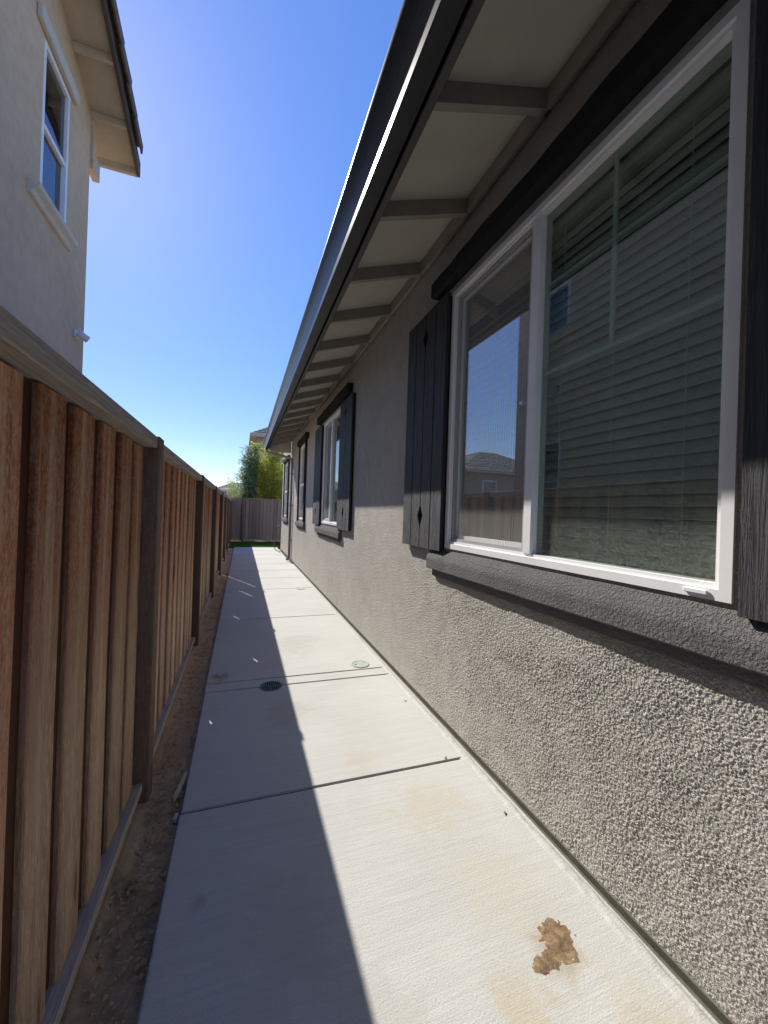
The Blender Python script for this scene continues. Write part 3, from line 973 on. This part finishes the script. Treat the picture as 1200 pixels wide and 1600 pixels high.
front = [board_mesh(w, 0.017, 0.088, ZC - 0.003, wv).mesh('board', M['fence_board']) for w, wv in ((0.152, .0012), (0.156, .0008), (0.148, .0016), (0.160, .001), (0.150, .0014))]
back = [board_mesh(w, 0.016, 0.088, ZC - 0.003, .001).mesh('back_board', M['shaded_back_board']) for w in (0.158, 0.164, 0.154)]
post_me = MB().box(-0.10, 0, -0.05, 0.05, -0.2, 1.833, 0.006).mesh('post', M['fence_post'])
for y in posts:
    o = link('post', post_me, fence)
    o.location = (-0.398, y + 0.05, random.uniform(-.01, .012))
def notch_mesh(za, zb):
    # a shrunken or chipped back board that lets a sliver of sun through between za and zb
    top, bot = ZC - 0.003, 0.088
    pts = [(-0.074, bot), (0.066, bot), (0.066, za), (0.019, za + 0.02), (0.019, zb - 0.02), (0.066, zb), (0.066, top), (-0.074, top)]
    return MB().prism(pts, 'x', -0.016, 0.0).mesh('back_board', M['shaded_back_board'])
slit_y = [(3.72, 0.68, 0.76), (5.6, 1.38, 1.5), (6.8, 0.9, 1.12), (8.6, 1.02, 1.57), (9.6, 0.2, 1.74), (11.9, 0.6, 1.3), (14.6, 0.55, 1.2), (15.2, 0.8, 1.3)]
for a, b in zip(posts[:-1], posts[1:]):
    ya, yb = a + 0.102, b - 0.002
    n = int(round((yb - ya) / 0.218))
    p = (yb - ya) / n
    for k in range(n):
        y = ya + (k + 0.5) * p
        o = link('board', random.choice(front), fence)
        o.location = (FX + random.uniform(-.003, .003), y + random.uniform(-.006, .006), random.uniform(-.004, .002))
        o.rotation_euler = (random.uniform(-.003, .003), 0, random.uniform(-.02, .02))
    for k in range(n + 1):
        y = ya + k * p
        y = min(max(y, ya + 0.065), yb - 0.065)
        notch = [(za, zb) for (sy, za, zb) in slit_y if abs(y - sy) <= p / 2]
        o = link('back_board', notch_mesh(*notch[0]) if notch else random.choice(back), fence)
        o.location = (FX - 0.0178, y + (0 if notch else random.uniform(-.006, .006)), 0)
    capm = MB().box(-0.055, 0.05, ya + 0.002, yb - 0.002, ZC, ZC + 0.058, 0.005).mesh('cap_rail', M['cap_wood'])
    o = link('cap_rail', capm, fence)
    o.location = (FX, 0, random.uniform(-.006, .006))
    km = MB().box(-0.05, 0.036, ya + 0.002, yb - 0.002, 0.046, 0.085, 0.004).mesh('bottom_rail', M['kick_wood'])
    o = link('bottom_rail', km, fence)
    o.location = (FX, 0, random.uniform(-.004, .004))
    o.rotation_euler = (0, random.uniform(-.05, .05) * 0, 0)

# back fence
bf = thing('fence', 'weathered grey board fence closing the far end of the path', 'fence', (0, 18.42, 0))
bmesh_ = [board_mesh(w, 0.017, 0.10, 1.90, .003).mesh('board', M['old_board']) for w in (0.14, 0.145, 0.135)]
x = -0.44
k = 0
while x < 5.2:
    o = link('board', random.choice(bmesh_), bf)
    o.location = (x + 0.07, 18.42 + random.uniform(0, .008), random.uniform(-.012, .012))
    o.rotation_euler = (0, random.uniform(-.006, .006), rad(-90) + random.uniform(-.02, .02))
    x += 0.15 + random.uniform(-.006, .006)
    k += 1
bb = board_mesh(0.09, 0.016, 0.10, 1.89, .001).mesh('back_board', M['shaded_back_board'])
for k in range(38):
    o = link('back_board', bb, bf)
    o.location = (-0.44 + 0.145 + 0.15 * k, 18.46, 0)
    o.rotation_euler = (0, 0, rad(-90))
pm = MB().box(-0.05, 0.05, -0.06, 0.04, -0.2, 1.95, 0.006).mesh('post', M['fence_post'])
for x in (0.06, 2.45, 4.85):
    o = link('post', pm, bf)
    o.location = (x, 18.36, 0)
rm = MB().box(-0.5, 5.2, 0, 0.04, 0.03, 0.088, 0.004).mesh('bottom_rail', M['old_board'])
o = link('bottom_rail', rm, bf); o.location = (0, 18.39, 0.02)
rm = MB().box(-0.5, 5.2, 0, 0.04, 1.815, 1.85, 0.004).mesh('cap_rail', M['old_board'])
o = link('cap_rail', rm, bf); o.location = (0, 18.40, 0.085)

# ------------------------------------------------------------------ neighbour's house on the left
nb = thing('house', 'beige stucco two storey house behind the left fence, cream window trim and tiled gable roof', 'house', (-2.0, 0, 0))
NX, NY1, NY0 = -2.0, 6.12, -4.2
RS = 0.355
def zs(y):                                  # soffit plane, falling towards +y
    return 6.555 - RS * (y - 6.1)
RIDGE = 0.95
nw = dict(y0=4.86, y1=5.47, z0=4.53, z1=6.09)
nl = dict(y0=4.95, y1=5.55, z0=1.5, z1=2.76)
mb = MB()
# gable wall in bands round the two windows (front face), with returns
def quad(y0, y1, z0, z1a, z1b=None):
    z1b = z1a if z1b is None else z1b
    mb.add([(NX, y0, z0), (NX, y1, z0), (NX, y1, z1b), (NX, y0, z1a)], [(0, 1, 2, 3)])
TOPZ = lambda y: zs(y) + 0.05
yb = [NY0, RIDGE, nw['y0'], nw['y1'], NY1]
zsym = lambda y: TOPZ(y) if y >= RIDGE else TOPZ(2 * RIDGE - y)
quad(NY0, RIDGE, -0.1, zsym(NY0), zsym(RIDGE))
quad(RIDGE, nw['y0'], -0.1, zsym(RIDGE), zsym(nw['y0']))
quad(nw['y1'] + 0.08, NY1, -0.1, zsym(nw['y1'] + .08), zsym(NY1))
quad(nw['y0'], nl['y0'], -0.1, nl['z1'])
quad(nl['y0'], nl['y1'], -0.1, nl['z0'])
quad(nl['y0'], nl['y1'], nl['z1'], nw['z0'])
quad(nw['y0'], nl['y0'], nl['z1'], nw['z0'])
quad(nw['y0'], nw['y1'], nw['z1'], zsym(nw['y0']), zsym(nw['y1']))
quad(nw['y1'], nw['y1'] + 0.08, nw['z0'], zsym(nw['y1']), zsym(nw['y1'] + 0.08))
quad(nl['y1'], nw['y1'] + 0.08, nw['z0'] - 0.0, nw['z0'] + 0.0)
mb.f.pop(); del mb.v[-4:]
o = obj('wall', mb, M['stucco_beige'], nb)
mb = MB()
mb.box(-13, NX - 0.003, NY1 - 0.14, NY1, -0.1, zs(NY1) + 0.04)
mb.box(-13, NX - 0.003, NY0, NY0 + 0.14, -0.1, zs(NY1) + 0.04)
mb.box(-13, -12.86, NY0 + 0.15, NY1 - 0.15, -0.1, zs(NY1) + 0.04)
obj('side_wall', mb, M['stucco_beige'], nb)
mb = MB()
mb.box(-12.8, NX - 0.5, NY0 + 0.2, NY1 - 0.2, 3.1, 3.2)
mb.box(-4.2, -4.1, NY0 + 0.2, NY1 - 0.2, 0.1, 6.2)
obj('room', mb, M['dark_inside'], nb)
# roof: soffit deck, barge board, outlookers, tiles
OX, EY = -1.60, 6.62
mb = MB()
th = 0.02
for s in (1, -1):
    f = (lambda y: y) if s == 1 else (lambda y: 2 * RIDGE - y)
    mb.add([(OX, f(RIDGE), zs(RIDGE)), (OX, f(EY), zs(EY)), (-13.4, f(EY), zs(EY)), (-13.4, f(RIDGE), zs(RIDGE)),
            (OX, f(RIDGE), zs(RIDGE) + th), (OX, f(EY), zs(EY) + th), (-13.4, f(EY), zs(EY) + th), (-13.4, f(RIDGE), zs(RIDGE) + th)],
           [(0, 1, 2, 3), (4, 7, 6, 5), (0, 4, 5, 1), (1, 5, 6, 2), (2, 6, 7, 3)])
roof = obj('soffit', mb, M['beige_wood'], nb)
mb = MB()
for s in (1, -1):
    f = (lambda y: y) if s == 1 else (lambda y: 2 * RIDGE - y)
    a, b = RIDGE, EY + 0.03
    P = [(f(a), zs(a) - 0.10), (f(b), zs(b) - 0.10), (f(b), zs(b) + 0.10), (f(a), zs(a) + 0.10)]
    mb.prism(P, 'x', OX - 0.003 - 0.04, OX - 0.003) if False else mb.prism(P, 'x', OX + 0.002, OX + 0.042)
obj('barge_board', mb, M['brown_wood'], nb)
y = 6.11
while y > RIDGE + 0.3:
    P = [(OX + 0.0, zs(y) - 0.09), (NX + 0.001, zs(y) - 0.09), (NX + 0.001, zs(y) - 0.002), (OX + 0.0, zs(y) - 0.002)]
    obj('outlooker', MB().prism(P, 'y', y - 0.02, y + 0.02), M['beige_wood'], nb)
    y -= 0.61
obj('fascia', MB().prism([(EY + 0.001, zs(EY) - 0.10), (EY + 0.04, zs(EY) - 0.11), (EY + 0.04, zs(EY) + 0.09), (EY + 0.001, zs(EY) + 0.09)], 'x', -13.4, OX), M['beige_wood'], nb)
# moulding strip down the gable wall top and the corbel at the corner
P = [(5.5, zs(5.5) - 0.012), (6.10, zs(6.10) - 0.012), (6.10, zs(6.10) - 0.10), (5.5, zs(5.5) - 0.10)]
obj('rafter_tail', MB().box(NX - 0.06, NX + 0.02, NY1 + 0.05, NY1 + 0.30, 5.86, 6.10, 0.004), M['beige_wood'], nb)
obj('corner_frieze', MB().box(-8, NX + 0.03, NY1 + 0.002, NY1 + 0.049, 5.95, 6.42), M['beige_wood'], nb)
# rake tiles, lapped one over the next down the slope
L = 0.36
mb = MB()
c = math.sqrt(1 + RS * RS)
P = [(-0.20, 0.0), (0.085, 0.0), (0.085, -0.10), (0.108, -0.10), (0.108, 0.035), (-0.20, 0.035)]
vs_ = [(p[0], -0.02, p[1] - 0.005) for p in P] + [(p[0], L + 0.05, p[1] + 0.002) for p in P]
n = len(P)
mb.add(vs_, [(i, (i + 1) % n, (i + 1) % n + n, i + n) for i in range(n)] + [tuple(range(n)), tuple(range(n, 2 * n))])
tile_me = mb.mesh('roof_tile', M['tile'])
y = EY - L - 0.16
ang = -math.atan(RS)
while y > RIDGE:
    o = link('roof_tile', tile_me, nb)
    o.location = Vector((OX, y, zs(y) + 0.105 + random.uniform(0, .006)))
    o.rotation_euler = (ang + 0.13 + random.uniform(-.01, .01), 0, random.uniform(-.02, .02))
    y -= L / c
# field of the roof, pans as a corrugated sheet
mb = MB()
nx_ = 150
for s in (1, -1):
    f = (lambda y: y) if s == 1 else (lambda y: 2 * RIDGE - y)
    o0 = len(mb.v)
    rowsy = []
    for k in range(18):
        ya = RIDGE + (EY + 0.05 - RIDGE) * k / 18
        yb_ = RIDGE + (EY + 0.05 - RIDGE) * (k + 1) / 18
        rowsy += [(ya, 0.10), (yb_, 0.14)]
    for (y, dz) in rowsy:
        for i in range(nx_):
            x = -13.5 + (OX - 0.06 + 13.5) * i / (nx_ - 1)
            mb.v.append((x, f(y), zs(y) + dz + 0.025 * math.sin(i * 1.57)))
    for r_ in range(len(rowsy) - 1):
        for i in range(nx_ - 1):
            q = o0 + r_ * nx_ + i
            mb.f.append((q, q + 1, q + nx_ + 1, q + nx_))
obj('tile_field', mb, M['tile'], nb, kind='stuff')

def nb_window(w, muntins):
    r = bpy.data.objects.new('window', None)
    COL.objects.link(r)
    r.parent = nb
    r.location = (0, w['y0'], w['z0'])
    WORLD[r.name] = Vector((NX, w['y0'], w['z0']))
    y0, y1, z0, z1 = w['y0'], w['y1'], w['z0'], w['z1']
    obj('frame', ring(y0, y1, z0, z1, 0.045, NX - 0.08, NX + 0.006), M['vinyl'], r)
    zm = (z0 + z1) / 2 - 0.02
    obj('meeting_rail', MB().box(NX - 0.05, NX - 0.005, y0 + 0.045, y1 - 0.045, zm - 0.025, zm + 0.025, 0.003), M['vinyl'], r)
    obj('pane', MB().box(NX - 0.03, NX - 0.026, y0 + 0.045, y1 - 0.045, zm + 0.025, z1 - 0.045), M['glass_far'], r)
    obj('pane', MB().box(NX - 0.045, NX - 0.041, y0 + 0.045, y1 - 0.045, z0 + 0.045, zm - 0.025), M['glass_far'], r)
    ym = (y0 + y1) / 2
    obj('muntin', MB().box(NX - 0.040, NX - 0.033, ym - 0.008, ym + 0.008, zm + 0.025, z1 - 0.045), M['muntin'], r)
    for q in (1, 2):
        z = zm + (z1 - zm) * q / 3
        obj('muntin', MB().box(NX - 0.0405, NX - 0.0335, y0 + 0.045, y1 - 0.045, z - 0.008, z + 0.008), M['muntin'], r)
    obj('curtain', MB().prism([(NX - 0.15 - 0.02 * math.sin(i * 2.1), y0 + (y1 - y0) * i / 14) for i in range(15)] + [(NX - 0.17, y1), (NX - 0.19, y0)], 'z', z0, zm), M['blind'], r)
    return r
nb_window(nw, True)
nb_window(nl, False)
obj('window_head', MB().box(NX + 0.001, NX + 0.05, 4.70, 5.60, 6.13, 6.27, 0.008), M['cream_trim'], nb)
pr = [(NX + 0.001, 4.53), (NX + 0.09, 4.525), (NX + 0.10, 4.51), (NX + 0.09, 4.47), (NX + 0.05, 4.44), (NX + 0.03, 4.40), (NX + 0.001, 4.395)]
obj('window_sill', MB().prism(pr, 'y', 4.64, 5.56), M['cream_trim'], nb)
obj('window_sill', MB().prism([(a, b - 3.03) for a, b in pr], 'y', 4.85, 5.65), M['cream_trim'], nb)

sc = thing('security_camera', 'small white bullet security camera on the corner of the beige house above the fence', 'security camera', (NX, 5.86, 3.55))
obj('bracket', MB().tube([(NX + 0.001, 5.84, 3.55), (NX + 0.022, 5.84, 3.55)], 0.052, 16), M['cam_white'], sc, True)
obj('arm', MB().tube([(NX + 0.02, 5.84, 3.55), (NX + 0.06, 5.84, 3.545)], 0.02, 10), M['cam_white'], sc, True)
d = Vector((0.085, 0.05, -0.05)); p0 = Vector((NX + 0.045, 5.82, 3.56))
bd = obj('body', MB().tube([p0, p0 + d * 0.06, p0 + d * 0.95, p0 + d], [0.034, 0.042, 0.044, 0.042], 16), M['cam_white'], sc, True)
obj('lens', MB().tube([p0 + d * 1.001, p0 + d * 1.02], [0.036, 0.034], 16), M['cam_black'], bd, True)

# ------------------------------------------------------------------ small things on the path
def drain(x, y, r, mat, grille, label):
    t = thing('drain_cover', label, 'drain', (x, y, 0.0), 'round drain covers set in the path')
    n = 28
    mb = MB()
    ci = lambda rr, z: [(x + rr * math.cos(2 * math.pi * k / n), y + rr * math.sin(2 * math.pi * k / n), z) for k in range(n)]
    mb.add(ci(r, 0.001) + ci(r * 0.985, 0.006) + ci(r * 0.86, 0.006) + ci(r * 0.85, 0.0025),
           [(i * n + k, i * n + (k + 1) % n, (i + 1) * n + (k + 1) % n, (i + 1) * n + k) for i in range(3) for k in range(n)])
    obj('rim', mb, mat, t, True)
    if grille:
        mb = MB(); mb.add(ci(r * 0.86, 0.002), [tuple(range(n))])
        obj('pit', mb, M['hole_shade'], t)
        for k in range(-4, 5):
            o = k * r * 0.19
            h = math.sqrt(max(0, (r * 0.86) ** 2 - o * o))
            obj('bar', MB().box(x + o - 0.0045, x + o + 0.0045, y - h, y + h, 0.002, 0.0055), mat, t)
        obj('cross_bar', MB().box(x - r * 0.84, x + r * 0.84, y - 0.006, y + 0.006, 0.0056, 0.0062), mat, t)
    else:
        mb = MB(); mb.add(ci(r * 0.86, 0.0045), [tuple(range(n))])
        obj('lid', mb, mat, t)
        obj('lift_slot', MB().box(x - 0.055, x - 0.03, y - 0.006, y + 0.006, 0.0045, 0.0053), M['hole_shade'], t)
drain(0.277, 3.385, 0.092, M['green_plastic'], True, 'dark green slotted drain grate in the shaded half of the path')
drain(1.13, 3.648, 0.088, M['green_faded'], False, 'pale faded green drain lid in the sunlit path near the house wall')
drain(1.09, 7.46, 0.092, M['green_faded'], False, 'far small pale drain lid on the sunlit path, beyond the other two')

# dried mud splat
mb = MB()
N_ = 120
gx = np.linspace(0.90, 1.20, N_); gyy = np.linspace(0.93, 1.20, N_)
GX, GY = np.meshgrid(gx, gyy, indexing='ij')
def blob(cx, cy, r1, r2):
    return 1 - np.sqrt(((GX - cx) / r1) ** 2 + ((GY - cy) / r2) ** 2)
Fm = np.maximum.reduce([blob(1.105, 1.085, .062, .062), blob(1.085, 1.045, .055, .05), blob(1.03, 1.035, .04, .035), blob(0.985, 1.03, .038, .03)])
Fm = Fm + 0.55 * (vnoise(GX * 45, GY * 45) - 0.5) + 0.45 * (vnoise(GX * 110, GY * 110) - 0.5)
Hm = np.clip((Fm - 0.1) * 3, 0, 1) * (0.0006 + 0.0012 * vnoise(GX * 45, GY * 45) * np.clip(Fm, 0, 1) * 2)
ids = -np.ones((N_, N_), int)
for i in range(N_ - 1):
    for j in range(N_ - 1):
        if Fm[i:i + 2, j:j + 2].mean() > 0.12:
            q = []
            for (a, b) in ((i, j), (i + 1, j), (i + 1, j + 1), (i, j + 1)):
                if ids[a, b] < 0:
                    ids[a, b] = len(mb.v)
                    mb.v.append((GX[a, b], GY[a, b], 0.0004 + Hm[a, b]))
                q.append(int(ids[a, b]))
            mb.f.append(tuple(q))
tag(obj('mud_patch', mb, M['mud'], None, True), 'brown patch of dried mud on the sunlit concrete in the foreground', 'mud')

# split wood sliver and bits in the dirt
mb = MB()
P = [(-0.272, 2.20), (-0.258, 2.25), (-0.240, 2.36), (-0.238, 2.42), (-0.252, 2.40), (-0.268, 2.30), (-0.280, 2.22)]
mb.prism(P, 'z', -0.012, 0.004)
tag(obj('wood_sliver', mb, M['pale_wood'], None), 'pale split wood sliver lying in the dirt against the path edge', 'wood scrap')
mb = MB()
mb.prism([(-0.262, 2.085), (-0.243, 2.08), (-0.240, 2.125), (-0.258, 2.13)], 'z', -0.03, -0.016)
tag(obj('stone_chip', mb, M['concrete'], None), 'small grey stone chip in the dirt near the wood sliver', 'stone')
lm = MB()
lm.add([(-.02, -.006, 0.002), (0, -.011, 0.006), (.02, -.004, 0.003), (.024, .002, 0.008), (0, .010, 0.007), (-.018, .006, 0.004)], [(0, 1, 4, 5), (1, 2, 3, 4)])
leaf_me = lm.mesh('dead_leaf', M['mulch'])
for k, (x, y, lab) in enumerate(((1.215, 2.10, 'tiny dry leaf on the path beside the house wall, at the joint nearest the camera'),
                                 (1.262, 2.84, 'tiny dry leaf on the path by the wall, just short of the pale drain lid'),
                                 (1.285, 1.62, 'golden dry leaf on the path edge below the sill of the large window'),
                                 (-0.30, 3.0, 'dry brown leaf lying on the dirt strip beside the first fence post'))):
    o = link('dead_leaf', leaf_me, None, (x, y, 0.002 if x > -.2 else -0.016))
    o.rotation_euler = (0, 0, 0.6 + k * 1.7)
    o.scale = (0.55, 0.55, 0.6)
    tag(o, lab, 'leaf', 'tiny dry leaves along the path edges')

# bent hose at the far corner of the house
mb = MB()
hp = [(1.372, 14.45, 0.86), (1.30, 14.47, 0.90), (1.22, 14.5, 0.88), (1.15, 14.55, 0.80), (1.13, 14.58, 0.66), (1.125, 14.6, 0.40), (1.13, 14.58, 0.18), (1.16, 14.5, 0.05), (1.22, 14.35, 0.015), (1.28, 14.1, 0.014), (1.25, 13.85, 0.014)]
mb.tube(hp, 0.013, 8)
tag(obj('hose', mb, M['hose'], None, True), 'thin grey hose arching from the far house corner down onto the path', 'hose')

# ------------------------------------------------------------------ bamboo and shrub behind the back fence
def foliage(name, label, cat, cx, cy, w, dpt, h0, h1, nculm, nleaf, mat, lean=0.25, leafl=(0.09, 0.17)):
    t = thing(name, label, cat, (cx, cy, -0.06))
    tips = []
    for k in range(nculm):
        a = random.uniform(0, 6.28); r = math.sqrt(random.random())
        bx, by_ = cx + r * w * 0.55 * math.cos(a), cy + r * dpt * 0.55 * math.sin(a)
        h = h0 + (h1 - h0) * random.random() ** 0.7
        lx, ly = (bx - cx) * 0.5 + random.uniform(-lean, lean), random.uniform(-lean, lean)
        pts = [(bx + lx * s ** 2.2, by_ + ly * s ** 2.2, -0.06 + h * s) for s in (0, .25, .5, .75, 1)]
        obj('culm', MB().tube(pts, [0.016, 0.015, 0.012, 0.008, 0.003], 6), M['culm'], t, True)
        tips.append(pts)
    mb = MB()
    per = nleaf // nculm
    for pts in tips:
        # side twigs carry the leaves
        for q in range(per // 7):
            s = random.uniform(0.16, 1.0) ** 0.8
            i = min(3, int(s * 4)); f = s * 4 - i
            p = Vector(pts[i]).lerp(Vector(pts[i + 1]), f)
            a = random.uniform(0, 6.28)
            tl = random.uniform(0.12, 0.42) * (1.15 - 0.55 * s)
            d = Vector((math.cos(a), math.sin(a), random.uniform(0.1, 0.9))).normalized()
            for _ in range(7):
                b = p + d * tl * random.uniform(0.3, 1.0) + Vector((random.gauss(0, .03), random.gauss(0, .03), random.gauss(0, .03)))
                ld = (d * 0.6 + Vector((random.uniform(-1, 1), random.uniform(-1, 1), random.uniform(-0.9, 0.45)))).normalized()
                ll = random.uniform(*leafl)
                sd = ld.cross(Vector((random.uniform(-1, 1), random.uniform(-1, 1), random.uniform(-1, 1)))).normalized() * ll * 0.11
                mb.add([b, b + ld * ll * 0.4 + sd, b + ld * ll, b + ld * ll * 0.4 - sd], [(0, 1, 2, 3)])
    o = obj('leaves', mb, mat, t, kind='stuff')
    return t
foliage('bamboo', 'tall blue green bamboo clump at the left behind the back fence', 'bamboo', 0.27, 19.8, 0.62, 0.55, 2.7, 4.7, 18, 12500, M['leaf_dark'], 0.18)
foliage('bamboo', 'yellow green bamboo clump beside the eave behind the back fence', 'bamboo', 1.35, 20.0, 1.0, 0.6, 3.2, 4.9, 28, 20000, M['leaf_yellow'], 0.2)
foliage('shrub', 'low pale green shrub left of the bamboo, just above the fence', 'shrub', -0.16, 20.1, 0.65, 0.4, 1.8, 2.95, 16, 8000, M['leaf_pale'], 0.2, (0.06, 0.12))

# ------------------------------------------------------------------ far houses
def far_house(label, cx, cy, w, d, wall_h, ridge, mat='stucco_far'):
    t = thing('distant_house', label, 'house', (cx, cy, -0.06))
    w2, d2 = w / 2, d / 2
    obj('wall', MB().box(cx - w2, cx + w2, cy - d2, cy + d2, -0.06, wall_h), M[mat], t)
    mb = MB()
    e = 0.5
    n = 12
    a = min(w2, d2) * 0.95
    # hip roof, in stepped courses
    for k in range(n):
        s0, s1 = k / n, (k + 1) / n
        z0 = wall_h + (ridge - wall_h) * s0 + 0.03; z1 = wall_h + (ridge - wall_h) * s1
        r0 = [(-w2 - e + a * s0, -d2 - e + a * s0), (w2 + e - a * s0, -d2 - e + a * s0), (w2 + e - a * s0, d2 + e - a * s0), (-w2 - e + a * s0, d2 + e - a * s0)]
        r1 = [(-w2 - e + a * s1, -d2 - e + a * s1), (w2 + e - a * s1, -d2 - e + a * s1), (w2 + e - a * s1, d2 + e - a * s1), (-w2 - e + a * s1, d2 + e - a * s1)]
        mb.add([(cx + p[0], cy + p[1], z0) for p in r0] + [(cx + p[0], cy + p[1], z1) for p in r1], [(i, (i + 1) % 4, (i + 1) % 4 + 4, i + 4) for i in range(4)] + ([(4, 5, 6, 7)] if k == n - 1 else []))
    rf = obj('roof', mb, M['tile_grey'], t)
    obj('fascia', MB().box(cx - w2 - e, cx + w2 + e, cy - d2 - e, cy + d2 + e, wall_h - 0.18, wall_h + 0.028), M['beige_wood'], t)
    for x in (cx - w2 * 0.5, cx + w2 * 0.5):
        f = obj('window', ring(0, 1.2, 0, 1.3, 0.08, -0.03, 0.03), M['vinyl'], t)
        f.matrix_parent_inverse = Matrix.Identity(4)
        f.location = (x - cx + 0.6, -d2 - 0.03, wall_h - 1.9)
        f.rotation_euler = (0, 0, rad(90))
        WORLD[f.name] = Vector((0, 0, 0))
        p = obj('pane', MB().box(-0.005, 0.005, 0.08, 1.12, 0.08, 1.22), M['glass_far'], f)
        p.matrix_parent_inverse = Matrix.Identity(4)
    return t
far_house('two storey house with tiled roof rising behind the bamboo beside our eave', 4.45, 34.0, 7.2, 9.0, 6.75, 8.9)
far_house('distant house with low grey hip roof seen left of the bamboo over the fence', -1.0, 84.0, 9.0, 9.0, 4.6, 6.5)
far_house('distant roof barely showing above the left fence beyond its second post', -9.6, 60.0, 9.0, 9.0, 4.6, 6.1)
far_house('two storey house beyond the left fence, mirrored in the large window', -16.5, 29.0, 9.0, 9.0, 4.8, 6.9)
